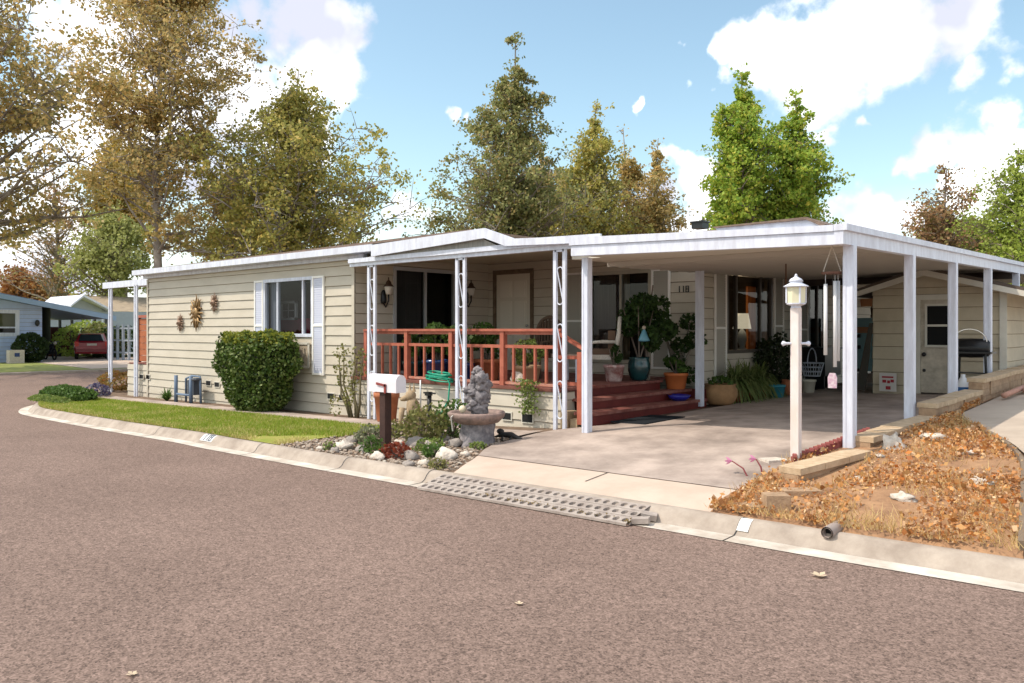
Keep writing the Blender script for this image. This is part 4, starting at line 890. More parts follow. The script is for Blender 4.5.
# mailbox
mx_, my_ = XY(385.5, 6.95), 6.95; mz = gz(mx_, my_)
mb_ = thing('mailbox', 'white mailbox on a dark brown post by the kerb', 'mailbox', (mx_, my_, mz)); BP = mat('dark brown post', (.065,.03,.022), .8, var=.4, scale=10)
zt = ZY(385, 392, 6.95); m = MB(); m.box(mx_-.055, mx_+.055, my_-.055, my_+.055, mz-.05, zt); m.build('post', BP, mb_)
m = MB(); za, zb = zt+.005, ZY(385, 374, 6.95); L0, L1 = XY(373, 6.95), XY(401, 6.95); rr = .085
prof = [(-rr, za), (rr, za), (rr, zb-rr)] + [(rr*math.cos(a), zb-rr+rr*math.sin(a)) for a in [math.pi*i/10 for i in range(1,10)]] + [(-rr, zb-rr)]
m.poly([(my_+p[0], p[1]) for p in prof], 'x', L0, L1); m.build('box', mat('white mailbox enamel', (.78,.74,.76), .35, var=.06, scale=5), mb_)
m = MB(); m.poly([(my_+p[0]*1.06, lerp(za, p[1], 1.05)) for p in prof], 'x', L0-.012, L0-.001); m.build('door', mat('white mailbox enamel', (.78,.74,.76)), mb_)
m = MB(); m.cbox(((L0+L1)/2+.00, my_-rr-.012, za+.10), (.20,.012,.03), tilt=(0,.12,0)); m.cbox(((L0+L1)/2+.08, my_-rr-.012, za+.05), (.035,.012,.12)); m.build('flag', mat('dull red flag', (.25,.05,.04), .6), mb_)
# fountain: stump pedestal, basin, rock figure on top
fx, fy = XY(477, 7.75), 7.75; fz = gz(fx, fy)-.02
S = 7.9/.746*0+1.0
ft = thing('garden_fountain', 'stone garden fountain with tree stump base, round basin and carved rock top', 'fountain', (fx, fy, fz))
zbas = ZY(477, 414, 7.75); ztp = ZY(477, 360, 7.75)
m = MB(); m.lathe([(.255,0),(.235,.06),(.215,.15),(.215,.28),(.24,zbas-fz-.08)], (fx, fy, fz), 28, wob=.28); m.build('pedestal', STONEG, ft, True)
m = MB(); h0 = zbas-fz; m.lathe([(.18,h0-.13),(.28,h0-.11),(.37,h0-.04),(.39,h0+.01),(.37,h0+.035),(.33,h0+.02),(.30,h0-.03),(.1,h0-.04)], (fx, fy, fz), 32, wob=.10); m.build('basin', STONEP, ft, True)
m = MB(); m.lathe([(.30,h0-.005),(.02,h0-.004)], (fx, fy, fz), 24); m.build('water', mat('fountain water', (.10,.09,.08), .05, spec=.8), ft)
m = MB(); hh = (ztp-zbas)*.90
k = hh/.68
for i, (ox, oy, oz, rx, rz_) in enumerate(((.03,0,.10,.15,.13),(-.08,-.03,.22,.10,.09),(.08,.01,.24,.12,.13),(.10,.02,.40,.10,.14),(-.06,0,.36,.07,.08),(-.11,-.05,.33,.05,.05),(.0,-.04,.30,.06,.06),(.02,-.05,.16,.07,.06),(.12,-.03,.50,.07,.09),(-.03,-.05,.10,.07,.06))):
    m.blob((fx+ox*k, fy+oy, zbas+oz*k), (rx*k, .10, rz_*k), 20, 14, .26, 2.6+(i%3)*.8, seed=i*1.7+2)
ar = [Vector((fx+k*(.035-.085*math.cos(t)), fy-.01, zbas+k*(.44+.17*math.sin(t)))) for t in [math.pi*q/12 for q in range(-2,14)]]
m.tube([p+Vector((rnd.uniform(-.008,.008), rnd.uniform(-.01,.01), rnd.uniform(-.008,.008))) for p in ar], [.040+.014*math.sin(q*2.3) for q in range(len(ar))], 10)
for q in range(9): t = math.pi*q/8; m.blob((fx+k*(.035-.10*math.cos(t)), fy-.02, zbas+k*(.44+.20*math.sin(t))), (.035,.04,.032), 10, 7, .4, 3, seed=q)
m.blob((fx+k*.05, fy+.03, zbas+k*.45), (.075,.05,.12), 16, 10, .3, 3, seed=9)
m.build('rock_figure', STONEG, ft, True)
m = MB(); m.blob((fx-.11, fy-.16, zbas+.07), (.05,.05,.05), wob=0, n=14); m.build('ball', mat('cream ball', (.70,.60,.42), .5), ft, True)
m = MB(); m.tube([(fx-.09, fy-.33, zbas+.02),(fx-.09, fy-.39, zbas-.02),(fx-.09, fy-.36, zbas-.2)], .010, 5); m.build('water_trickle', mat('pale water streak', (.5,.47,.42), .4), ft)
# lattice trellis piece and lizard at base right of fountain
m = MB(); x, y = XY(507, 8.15), 8.15; z = gz(x, y)+.05; m.tube([(x-.22,y,z-.02),(x-.08,y,z+.02),(x+.08,y,z+.03),(x+.2,y,z+.0),(x+.3,y,z-.02)], [.01,.035,.04,.025,.006], 8)
for (a, b_) in ((-.05,-.1),(-.05,.1),(.1,-.1),(.1,.1)): m.tube([(x+a,y,z+.02),(x+a+.03,y+b_,z-.03)], .012, 5)
m.blob((x-.12,y,z+.06), (.06,.04,.04), wob=0); one(m, 'lizard_figure', mat('dark iron', (.035,.03,.028), .6), 'dark iron lizard figure on the ground right of the fountain', 'figurine', smooth=True)
# rocks and little plants in the front bed
rocks = [(343,449,.16,ROCKW),(361,452,.11,ROCKM),(378,459,.12,ROCKW),(411,459,.13,ROCKM),(415,446,.17,ROCKM),(408,466,.10,ROCKM),(432,452,.18,ROCKM),(447,459,.17,ROCKW),(455,446,.13,ROCKM),(424,465,.10,ROCKW),(352,443,.13,ROCKM),(335,452,.09,ROCKM),(465,456,.08,ROCKW),(390,455,.08,ROCKM),(399,445,.10,ROCKW),(437,466,.09,ROCKM),(320,450,.07,ROCKW),(445,441,.12,ROCKM)]
def onground(px, py, extra=0):
    z = .15
    for _ in range(8):
        d = (CAMZ-z)*FPX/(py-330); x, y = PD(px, d); z = gz(x, y)+extra
    return x, y, z
rlab = ['pale rock nearest the lawn corner','brown rock below the lawn corner rock','pale rock in front of the sage bush','brown rock right of the red succulent','brown rock behind the red succulent','lowest brown rock at the kerb','large brown rock in front of the olive shrub','pale rock nearest the fountain stump','brown rock behind the pale one by the fountain','pale rock at the lower tip of the bed','small brown rock by the sage bush','small brown rock on the lawn side','tiny pale rock at the fountain foot','small brown rock right of the mailbox post','small pale rock behind the mailbox post','small brown rock near the apron corner','tiny pale rock at the end of the lawn strip','brown rock half under the dark green shrub']
for i, (px, py, s_, mm) in enumerate(rocks):
    x, y, z = onground(px, py); m = MB(); m.blob((x, y, z+s_*.22), (s_*.9, s_*.6, s_*.5), 10, 7, .3, 1.7, seed=i+1)
    nm_ = 'pale' if mm is ROCKW else 'grey brown'
    one(m, 'rock', mm, rlab[i], 'rock', 'rocks edging the mailbox bed', smooth=True)
def clump(px, py, rad, n, sz, lm, label, h=None):
    x, y, z = onground(px, py); h = h or rad*.7
    return bush((x, y, z+h*.55), (rad, rad*.8, h), n, sz, lm, 'garden_shrub', label, 'shrub', 'low plants in the front bed', lumps=.5, shell=.35)
clump(424, 441, .34, 900, .06, OLV, 'olive green shrub at the feet of the stone dog', .32)
clump(451, 437, .34, 900, .055, GRN, 'dark green shrub just left of the fountain stump', .34)
clump(370, 444, .24, 420, .055, GRY, 'grey green sage bush left of the mailbox post')
clump(373, 452, .18, 300, .05, GRN, 'low green tuft in front of the sage bush')
clump(394, 437, .22, 330, .05, OLV, 'yellow green shrub right of the mailbox post')
clump(397, 458, .20, 330, .05, REDL, 'dark red succulent right of the mailbox post foot', .13)
clump(431, 452, .22, 380, .045, GRL, 'yellow green low cushion plant in front of the olive shrub', .12)
clump(433, 457, .15, 260, .05, GRN, 'small dark green rosette between the rocks')
clump(478, 449, .12, 160, .04, GRL, 'thin green seedlings before the fountain base', .06)
clump(329, 450, .10, 90, .04, GRL, 'tiny green weed beside the lawn corner', .08)
clump(437, 468, .14, 160, .04, OLV, 'small olive tuft by the corner of the apron', .08)
m = MB()
for _ in range(2600):
    x = rnd.uniform(-9.9, -6.6); y = rnd.uniform(kb(x)+.04, 8.3)
    if x > XL(y)-.05: continue
    s_ = rnd.uniform(.012,.035); m.blob((x, y, gz(x,y)+s_*.3), (s_, s_*.8, s_*.5), 5, 3, .2, seed=rnd.random()*5)
o = m.build('gravel', mat('pea gravel', (.4,.33,.26), .9, island=[(.42,.34,.27),(.24,.19,.15),(.34,.24,.17),(.5,.45,.38)])); o['kind'] = 'stuff'
# hedge and plants on the lawn tip
hx, hy = PD(68, 20.2); bush((hx, hy, gz(hx,hy)+.14), (1.3,.45,.22), 3400, .08, GRN, 'low_hedge', 'low dark green hedge mound at the far left lawn corner', 'hedge', stems=False, lumps=.2)
hx, hy = PD(50, 19.6); bush((hx, hy, gz(hx,hy)+.04), (1.1,.3,.12), 1300, .07, GRL, 'ground_cover_plant', 'light green ground cover in front of the low hedge', 'plant', stems=False)
hx, hy = PD(98, 21.2); bush((hx, hy, gz(hx,hy)+.15), (.35,.3,.2), 500, .07, leafm('purple leaves', [(.05,.04,.10),(.12,.10,.2),(.3,.3,.32)]), 'purple_plant', 'dark purple and white flowers left of the thin porch post', 'plant', stems=False)
hx, hy = PD(118, 23.4); bush((hx, hy, gz(hx,hy)+.28), (1.0,.4,.3), 1300, .08, leafm('russet plant', [(.30,.16,.05),(.22,.18,.05),(.36,.14,.04)]), 'russet_plant', 'russet orange low plants behind the thin porch post', 'plant', stems=False)

# ------------------------------------------------------------------ things on the deck
def wchair(c, rz, mm, cush, label, back=.55, rnd_back=True):
    t_ = thing('wicker_chair', label, 'chair', c); mt = Matrix.Translation(c) @ Matrix.Rotation(rz, 4, 'Z')
    def T(p): return tuple(mt @ Vector(p))
    m = MB(); m.cbox(T((0,0,.40)), (.52,.5,.08), rz); m.build('seat', mm, t_)
    m = MB()
    for i in range(13):
        a = math.pi*i/12; m.tube([T((0.26*math.cos(a)*.98, .25, .42)), T((.30*math.cos(a), .30, .42+back*.55+.0*i)), T((.29*math.cos(a), .33, .46+back*.55+back*.45*math.sin(a)))], .022, 5)
    pts = [T((.30*math.cos(a), .33, .44+back*.55+back*.5*math.sin(a))) for a in [math.pi*i/14 for i in range(15)]]; m.tube([T((.28,.26,.42))]+pts+[T((-.28,.26,.42))], .035, 7)
    m.poly_ = None
    bk = [T((.27*math.cos(a), .33, .42+back*.5+back*.5*math.sin(a))) for a in [math.pi*i/14 for i in range(15)]] + [T((-.26,.27,.42)), T((.26,.27,.42))]
    m.add(bk, [tuple(range(len(bk)))]); m.build('backrest', mm, t_, True)
    for s_ in (-1,1):
        m = MB(); m.tube([T((s_*.28,.28,.66)), T((s_*.30,0,.66)), T((s_*.28,-.24,.64)), T((s_*.26,-.25,.4))], .03, 6); m.build('armrest', mm, t_, True)
        for q in (-1,1): m = MB(); m.tube([T((s_*.24,q*.23,.40)), T((s_*.25,q*.24,0))], .022, 6); m.build('leg', mm, t_, True)
    if cush: m = MB(); m.cbox(T((0,-.02,.49)), (.48,.46,.1), rz); m.cbox(T((0,.20,.68)), (.46,.12,.34), rz); m.build('cushion', cush, t_)
    return t_
x = XY(538, 11.3); wchair((x, 11.3, DZ), 0, WICK, None, 'dark brown round backed chair before the front door', .62)
x = XY(601, 11.5); wchair((x, 11.5, DZ), R(-60), WICKW, mat('brown cushion', (.14,.085,.055), .9), 'white wicker armchair with brown cushions behind the stair rail', .6)
x = XY(572, 10.9); t = thing('side_table', 'small low table beside the white wicker armchair', 'table', (x, 10.9, DZ)); m = MB(); m.box(x-.28, x+.28, 10.7, 11.1, DZ+.40, DZ+.46); m.build('top', mat('tan table', (.36,.27,.2), .7), t)
for sx in (-.22,.22):
    for sy in (-.15,.15): m = MB(); m.box(x+sx-.02, x+sx+.02, 10.9+sy-.02, 10.9+sy+.02, DZ, DZ+.40); m.build('leg', TRIM, t)
def potplant(px, Y, r_, h, pm, label, plabel, lm, lh, lr, n, sz, base=DZ, prof=None):
    x = XY(px, Y); pot((x, Y, base), r_, h, pm, 'plant_pot', label, prof)
    t_ = thing('potted_plant', plabel, 'plant', (x, Y, base+h*.85)); m = MB()
    for i in range(6): a = i*1.05; m.tube([(x, Y, base+h*.8), (x+lr*.4*math.cos(a), Y+lr*.4*math.sin(a), base+h+lh*.5), (x+lr*.6*math.cos(a), Y+lr*.6*math.sin(a), base+h+lh*.85)], [.014,.01,.004], 5)
    m.build('stems', BARK, t_)
    m = MB()
    for i in range(10): a = rnd.random()*6.28; rr = rnd.uniform(.2,.8)*lr; cloud_leaves(m, (x+rr*math.cos(a), Y+rr*math.sin(a)*.8, base+h+lh*rnd.uniform(.15,.95)), (lr*.35,lr*.3,lh*.18), n//10, sz, .3)
    m.build('foliage', lm, t_)
potplant(414, 9.75, .20, .30, TEAL, 'teal glazed pot left of the coiled hose', 'leafy green plant in the teal pot by the sliding door', GRN, .5, .28, 420, .07)
potplant(438, 9.8, .27, .34, BLUEPOT, 'deep blue glazed pot behind the coiled hose', 'tall leafy plant in the deep blue pot', GRN, .62, .42, 900, .08)
potplant(464, 9.75, .17, .30, BLUEPOT, 'blue pot behind the middle lattice post', 'leafy plant behind the middle lattice post', GRN, .75, .35, 800, .08)
potplant(487, 10.2, .24, .36, TERRA, 'brown pot behind the railing right of the fountain', 'bushy green plant before the front door', GRN, .6, .40, 900, .07)
potplant(527, 9.8, .22, .30, mat('tan pot',(.35,.24,.14),.8), 'tan pot behind the railing before the round backed chair', 'yellow green trailing plant behind the railing', GRL, .45, .30, 600, .05)
m = MB(); x = XY(510, YD+.02); m.blob((x, 9.62, DZ+.09), (.15,.10,.11), 12, 8, .25, 1.6, 4); one(m, 'rock', ROCKW, 'white rock resting on the deck edge under the railing', 'rock', smooth=True)
m = MB(); x = XY(527, 9.25)
for _ in range(520):
    t = rnd.random(); m.leaf4((x+rnd.gauss(0,.13)*(1-.3*t), 9.27+rnd.gauss(0,.03), DZ+.12-t*.52), .045)
t_ = thing('trailing_plant', 'yellow green trailing plant spilling over the porch skirt', 'plant', (x, 9.3, DZ)); m.build('foliage', GRL, t_)
m = MB(); 
for i in range(5): m.tube([(x+i*.05-.1, 9.40, DZ+.05),(x+i*.06-.12, 9.27, DZ),(x+i*.06-.1, 9.26, DZ-.35-.05*(i%2))], .006, 4)
m.build('stems', BARK, t_)
vent(XY(508, YD-.0), ZY(508, 416, YD), YD, .17, .10); vent(XY(528.5, YD), ZY(528.5, 418, YD), YD, .20, .12)
# on the deck by the porch window and steps
potplant(614, 11.3, .17, .28, mat('patterned white pot', (.62,.52,.48), .4, col2=(.30,.10,.09), scale=9), 'white pot with dark red pattern at the top of the steps', 'small dark leaved plant in the patterned pot', JADE, .30, .15, 260, .06)
potplant(639, 11.8, .19, .40, TEAL, 'large dark teal urn on the deck', 'big dark jade plant in the teal urn', JADE, 1.0, .50, 1900, .085, prof=POTR)
xj, yj = XY(676, 12.4), 12.45
potplant(676, 12.4, .20, .28, mat('orange terracotta', (.50,.14,.04), .6), 'orange terracotta pot at the right end of the middle step', 'green leafy plant in the orange terracotta pot', GRN, .25, .22, 300, .07, base=stz[0])
t_ = thing('jade_tree', 'jade tree with thick grey stem behind the orange pot', 'plant', (xj, 12.65, stz[0])); m = MB()
tipsj = []
for (px, py) in ((690,322),(682,345),(668,330),(695,340),(676,362),(688,375),(660,318)):
    e = Vector((XY(px, 12.6), 12.6, ZY(px, py, 12.6))); a = Vector((xj-.1, 12.65, stz[0])); m.tube([a, a.lerp(e,.4)+Vector((.0,0,.12)), e], [.045,.03,.01], 6); tipsj.append(e)
m.build('stems', mat('grey jade stem', (.22,.19,.15), .9), t_, True); m = MB()
for e in tipsj: cloud_leaves(m, e, (.21,.18,.15), 210, .07, .3)
m.build('foliage', JADE, t_)
m = MB()
for e in ((XY(657,12.0), 12.0, ZY(657,306,12.0)), (XY(648,12.0),12.0,ZY(648,318,12.0)), (XY(628,12.0),12.0,ZY(628,326,12.0)), (XY(640,12.0),12.0,ZY(640,322,12.0)), (XY(664,12.0),12.0,ZY(664,330,12.0))): cloud_leaves(m, e, (.22,.2,.2), 240, .08, .3)
t2 = thing('tall_jade_plant', 'tall jade plant reaching in front of the tan shutter', 'plant', (XY(648,12.0), 12.0, DZ)); m.build('foliage', JADE, t2); m = MB(); m.tube([(XY(648,12),12.0,DZ),(XY(646,12),12.0,DZ+.7),(XY(653,12),12.0,ZY(653,285,12))], [.04,.03,.012], 6); m.build('stem', BARK, t2)
# blue hanging angel ornament
x, y = XY(644, 11.5), 11.5; z = ZY(644, 335, 11.5); t_ = thing('angel_ornament', 'pale blue angel shaped ornament hanging in the jade plant', 'ornament', (x, y, z-.16)); m = MB(); m.lathe([(.02,.09),(.05,.03),(.095,-.08),(.09,-.10),(.02,-.11)], (x, y, z), 16); m.build('dress', mat('pale blue glass', (.12,.30,.38), .3), t_, True)
m = MB(); m.blob((x, y, z+.12), (.032,.032,.036), wob=0); m.build('head', mat('cream head', (.45,.36,.28), .5), t_, True); m = MB(); m.tube([(x,y,z+.2),(x,y,z+.75)], .003, 4); m.build('string', DARK, t_)
# blue bowl on the lower tread, dark mat on the drive
x = XD2+.14; y = YX(679, x); m = MB(); m.lathe([(.10,0),(.16,.04),(.2,.10),(.185,.10),(.14,.04),(.02,.03)], (x, y, stz[1]), 20); one(m, 'blue_bowl', mat('cobalt blue plastic', (.02,.02,.25), .3), 'cobalt blue bowl on the lowest step', 'bowl', smooth=True)
m = MB(); x0, y0 = -6.80, 9.75; m.add([(x0,y0,gz(x0,y0)+.021),(x0+.62,y0-.05,gz(x0+.6,y0)+.021),(x0+.62,y0+1.05,gz(x0+.6,y0+1)+.021),(x0,y0+1.1,gz(x0,y0+1)+.021)]+[(x0,y0,gz(x0,y0)+.036),(x0+.62,y0-.05,gz(x0+.6,y0)+.036),(x0+.62,y0+1.05,gz(x0+.6,y0+1)+.036),(x0,y0+1.1,gz(x0,y0+1)+.036)], [(4,5,6,7),(0,1,5,4),(1,2,6,5),(2,3,7,6),(3,0,4,7)])
one(m, 'doormat', mat('charcoal mat', (.025,.028,.032), 1, bump=.5, bscale=90, spec=0), 'charcoal doormat on the driveway at the foot of the steps', 'doormat')

# ------------------------------------------------------------------ along the carport side wall
def gY(px, X): y = YX(px, X); return (X, y, gz(X, y)+.02)
c = gY(720, -6.75); pot(c, .30, .36, mat('tan clay planter', (.36,.20,.09), .8, var=.3, scale=6), 'clay_planter', 'wide round tan clay planter beside the white corner post', POTR); cc = (c[0], c[1], c[2]+.3)
bush((c[0], c[1], c[2]+.38), (.22,.22,.12), 260, .06, GRN, 'potted_plant', 'low green plant growing in the wide tan planter', 'plant', stems=False)
for i, (px, L) in enumerate(((735,.85),(748,.8),(760,.75))):
    c = gY(px, -6.85); t_ = strapplant((c[0], c[1], c[2]+.28), 420, L, SPID, 'spider_plant', ['spider plant nearest the wide tan planter','middle spider plant under the side window','spider plant nearest the dark shrub'][i], 0.030, droop=1.25, spread=1.25, group='spider plants under the side window')
    m = MB(); m.lathe([(.12,-.28),(.16,0),(.14,0)], (c[0], c[1], c[2]+.28), 16); m.build('pot', TERRA, t_, True)
c = gY(776, -6.85); bush((c[0], c[1], c[2]+.62), (.42,.38,.55), 2000, .075, leafm('dark shrub', [(.03,.045,.02),(.05,.07,.025),(.02,.03,.015)]), 'dark_shrub', 'tall dark leaved shrub under the right shutter', lumps=.5, shell=.3)
c = gY(777, -6.5); pot(c, .15, .24, AQUA, 'aqua_pot', 'small aqua pot in front of the dark shrub')
c = gY(789, -6.5); pot(c, .15, .30, TERRA, 'terracotta_pot', 'terracotta pot partly hidden behind the lamp post', POTR)
c = gY(808, -6.45); pot(c, .15, .26, mat('cream bucket', (.55,.5,.4), .6), 'cream_bucket', 'cream bucket on the carport floor')
# wicker basket on stand, dark chair
c = gY(812, -6.6); t_ = thing('wire_basket', 'white wire basket with a high handle under the carport', 'basket', (c[0], c[1], c[2]+.28)); m = MB()
for k in range(4): z = c[2]+.30+k*.09; r_ = .16+.025*k; m.tube([(c[0]+r_*math.cos(a), c[1]+r_*math.sin(a), z) for a in [i*math.pi/8 for i in range(17)]], .008, 4)
for i in range(12): a = i*math.pi/6; m.tube([(c[0]+.16*math.cos(a), c[1]+.16*math.sin(a), c[2]+.3),(c[0]+.235*math.cos(a), c[1]+.235*math.sin(a), c[2]+.57)], .007, 4)
m.build('bowl', TRIM, t_); m = MB(); m.tube([(c[0], c[1]+.235*math.cos(a), c[2]+.57+.3*math.sin(a)) for a in [math.pi*i/10 for i in range(11)]], .012, 5); m.build('handle', TRIM, t_)
c = gY(826, -6.6); t_ = thing('garden_cart', 'black covered cart standing under the carport by the wall', 'cart', c); m = MB(); m.cbox((c[0]-.1, c[1], c[2]+.55), (.5,.9,.55)); m.cbox((c[0]-.1, c[1], c[2]+.85), (.56,1.0,.05)); m.build('cabinet', BLACK, t_)
for s_ in (-.35,.35): m = MB(); m.cbox((c[0]-.1, c[1]+s_, c[2]+.14), (.4,.06,.28)); m.build('leg', BLACK, t_)
# white patio table
c = gY(800, -6.2)
# lamp post
lx_, ly_, lz_ = onground(796, 464); XLp, YLp = XY(796, 8.15), 8.15; zb_ = gz(XLp, YLp)-.05
lp = thing('lamp_post', 'white square garden lamp post with a glass lantern by the driveway', 'lamp post', (XLp, YLp, zb_))
zt_ = ZY(796, 308, 8.15); m = MB(); m.box(XLp-.042, XLp+.042, YLp-.042, YLp+.042, zb_, zt_); m.build('post', mat('peeling white post', (.74,.69,.67), .7, col2=(.70,.57,.50), scale=4, stretch=(2,2,.6), detail=9), lp)
m = MB(); zc = ZY(796, 343.5, 8.15); m.tube([(XLp-.11, YLp-.10, zc),(XLp-.10, YLp-.09, zc),(XLp-.07,YLp-.065,zc),(XLp+.07,YLp+.065,zc),(XLp+.10,YLp+.09,zc),(XLp+.11,YLp+.10,zc)], [.01,.028,.013,.013,.028,.01], 8); m.build('ladder_bar', TRIM, lp, True)
z0_ = zt_; LH = ZY(796, 276, 8.15)-z0_
m = MB(); m.lathe([(.055,0),(.05,.02),(.10,.038),(.10,.050)], (XLp, YLp, z0_), 8); m.build('lantern_base', TRIM, lp)
m = MB(); m.lathe([(.092,.051),(.098,.051+LH*.50)], (XLp, YLp, z0_), 8); m.build('lantern_glass', mat('frosted yellow glass', (.72,.68,.48), .25), lp)
m = MB()
for i in range(4): a = math.pi/4+i*math.pi/2; m.box(XLp+.099*math.cos(a)-.008, XLp+.099*math.cos(a)+.008, YLp+.099*math.sin(a)-.008, YLp+.099*math.sin(a)+.008, z0_+.05, z0_+.055+LH*.50)
m.build('lantern_bars', TRIM, lp)
q = z0_+.052+LH*.50; m = MB(); m.lathe([(.125,0),(.12,.01),(.062,.04),(.060,.052),(.072,.056),(.055,.082),(.022,.10),(.010,.112),(.016,.120),(.003,.135)], (XLp, YLp, q), 16); m.build('lantern_cap', TRIM, lp, True)
# wind chime hanging from the beam
XC, YC = XY(832, 8.95), 8.95; wc = thing('wind_chime', 'large white tube wind chime hanging under the carport corner', 'wind chime', (XC, YC, 1.4))
zt1 = ZY(829, 273, YC); m = MB(); 
for s_ in (-.09,.09): m.tube([(XC, YC, 2.62),(XC+s_, YC+s_*.3, zt1)], .005, 4)
m.build('cord', WICKW, wc); m = MB(); m.lathe([(.11,-.012),(.11,.01)], (XC, YC, zt1), 18, sy=.9); m.build('top_disc', mat('brown wood disc', (.12,.05,.03), .6), wc)
for (px, py0, py1, oy) in ((825.5,284,355,-.04),(835,281,367,.02),(838,281,361,.09)):
    x = XY(px, YC+oy); m = MB(); m.tube([(x, YC+oy, ZY(px,py1,YC+oy)),(x, YC+oy, ZY(px,py0,YC+oy))], .021, 8); m.tube([(x, YC+oy, ZY(px,py0,YC+oy)),(x, YC+oy, zt1)], .003, 4); m.build('chime_tube', mat('white chime tube', (.72,.72,.72), .3), wc, True)
x = XY(832.5, YC); m = MB(); m.tube([(x,YC,zt1),(x,YC,ZY(832,372,YC))], .003, 4); m.build('striker_cord', DARK, wc)
z0, z1 = ZY(832,388,YC), ZY(832,373,YC); m = MB(); m.poly([(x-.045,z0),(x+.045,z0),(x+.05,z1-.05),(x+.03,z1),(x-.03,z1),(x-.05,z1-.05)], 'y', YC-.008, YC+.008); m.build('sail', mat('pink white sail', (.66,.58,.60), .5, col2=(.45,.25,.35), scale=25), wc)
# second hanging chain near the window
xk, yk = XY(786, 12), 12; m = MB(); m.tube([(xk,yk,2.75),(xk,yk,ZY(786,300,12))], .012, 5); one(m, 'hanging_rod', mat('rust rod', (.12,.06,.03), .8), 'thin rusty rod hanging from the carport ceiling behind the lantern', 'rod')

# ------------------------------------------------------------------ shed
YSd = 16.2
sx0, sx1 = XY(873, YSd), XY(1006, YSd); sg = gz(-3.5, YSd)
# the shed stands behind the posts, front face towards the street
shd = thing('garden_shed', 'tan lap sided garden shed with a gable roof behind the carport', 'shed', ((sx0+sx1)/2, YSd+1.5, sg))
se = ZY(940, 287, YSd); spx = XY(928, YSd); spz = ZY(928, 272, YSd)
dx0, dx1 = XY(921, YSd), XY(951, YSd); dzt = ZY(935, 300, YSd)
m = MB(); siding(m, (sx0, YSd), (1,0), sx1-sx0, sg-.1, se, (0,-1), [(dx0, dx1, sg, dzt)] if False else [(dx0-sx0, dx1-sx0, sg-.1, dzt)], course=.24)
m.poly([(sx0, se+.001), (spx, spz), (sx1, se+.001)], 'y', YSd-.012, YSd); m.build('front_wall', SHEDC, shd)
m = MB(); siding(m, (sx1, YSd), (0,1), 3, sg-.1, se, (1,0), course=.24); siding(m, (sx0, YSd), (0,1), 3, sg-.1, se, (-1,0), course=.24); siding(m, (sx0, YSd+3), (1,0), sx1-sx0, sg-.1, se, (0,1), course=.24); m.build('side_wall', SHEDC, shd)
m = MB(); m.box(sx1-.09, sx1+.02, YSd-.04, YSd-.017, sg, se); m.build('corner_board', OFFW, shd)
# shed roof
m = MB(); el = (sx0-.45, se-.13); er = (sx1+.9, se-.28); pkp = (spx, spz+.03)
m.poly([el, pkp, er, (er[0], er[1]+.05), (pkp[0], pkp[1]+.06), (el[0], el[1]+.05)], 'y', YSd-.30, YSd+3.2); m.build('roof', mat('dark shed roof', (.10,.075,.06), .9), shd)
m = MB(); m.poly([(el[0],el[1]-.09), (pkp[0], pkp[1]-.11), (er[0],er[1]-.09), (er[0],er[1]-.001), (pkp[0], pkp[1]-.001), (el[0],el[1]-.001)], 'y', YSd-.32, YSd-.27); m.build('barge_board', OFFW, shd)
m = MB(); m.box(dx0, dx1, YSd-.01, YSd+.03, sg+.02, dzt); dr = m.build('door', mat('peeling cream door', (.66,.59,.48), .8, col2=(.36,.31,.24), scale=3), shd)
wz0, wz1 = ZY(935, 345, YSd), ZY(935, 306, YSd); wx0, wx1 = lerp(dx0,dx1,.22), lerp(dx0,dx1,.92); m = MB(); m.box(wx0, wx1, YSd-.018, YSd-.0105, wz0, wz1); wn_ = m.build('door_window', mat('dark window pane', (.012,.012,.012), .6, spec=.1), dr)
m = MB(); zz = (wz0+wz1)/2
for q_ in ((wx0-.04,wx0,wz0-.04,wz1+.04),(wx1,wx1+.04,wz0-.04,wz1+.04),(wx0,wx1,wz0-.04,wz0),(wx0,wx1,wz1,wz1+.04),(wx0,wx1,zz-.02,zz+.02)): m.box(q_[0], q_[1], YSd-.03, YSd-.0185, q_[2], q_[3])
m.build('window_frame', OFFW, wn_)
m = MB(); m.blob((dx0+.06, YSd-.04, lerp(sg,dzt,.42)), (.04,.04,.04), wob=0); m.blob((dx0+.06, YSd-.03, lerp(sg,dzt,.25)), (.03,.03,.03), wob=0); m.build('handle', BLACK, dr, True)
m = MB()
for q_ in ((dx0-.10,dx0-.005,sg,dzt+.1),(dx1+.005,dx1+.10,sg,dzt+.1),(dx0-.005,dx1+.005,dzt+.005,dzt+.1)): m.box(q_[0], q_[1], YSd-.035, YSd-.0165, q_[2], q_[3])
m.build('door_trim', OFFW, shd)
# sign leaning at shed wall
x = XY(887, YSd-.2); m = MB(); m.box(x-.15, x+.15, YSd-.16, YSd-.14, sg+.02, sg+.36); t_ = thing('small_sign', 'small white sign with red lettering leaning on the shed wall', 'sign', (x, YSd-.15, sg)); m.build('board', mat('dirty white sign', (.60,.56,.52), .7), t_)
rl = mat('dark red lettering', (.35,.03,.04), .7)
for (a, b_, c2, d2) in ((-.12,.30,.12,.335),(-.11,.20,-.03,.26),(-.01,.19,.05,.25),(.06,.21,.13,.27),(-.04,.06,.06,.13)): m = MB(); m.box(x+a*.85, x+c2*.85, YSd-.166, YSd-.1605, sg+b_*.9, sg+d2*.9); m.build('lettering', rl, t_)
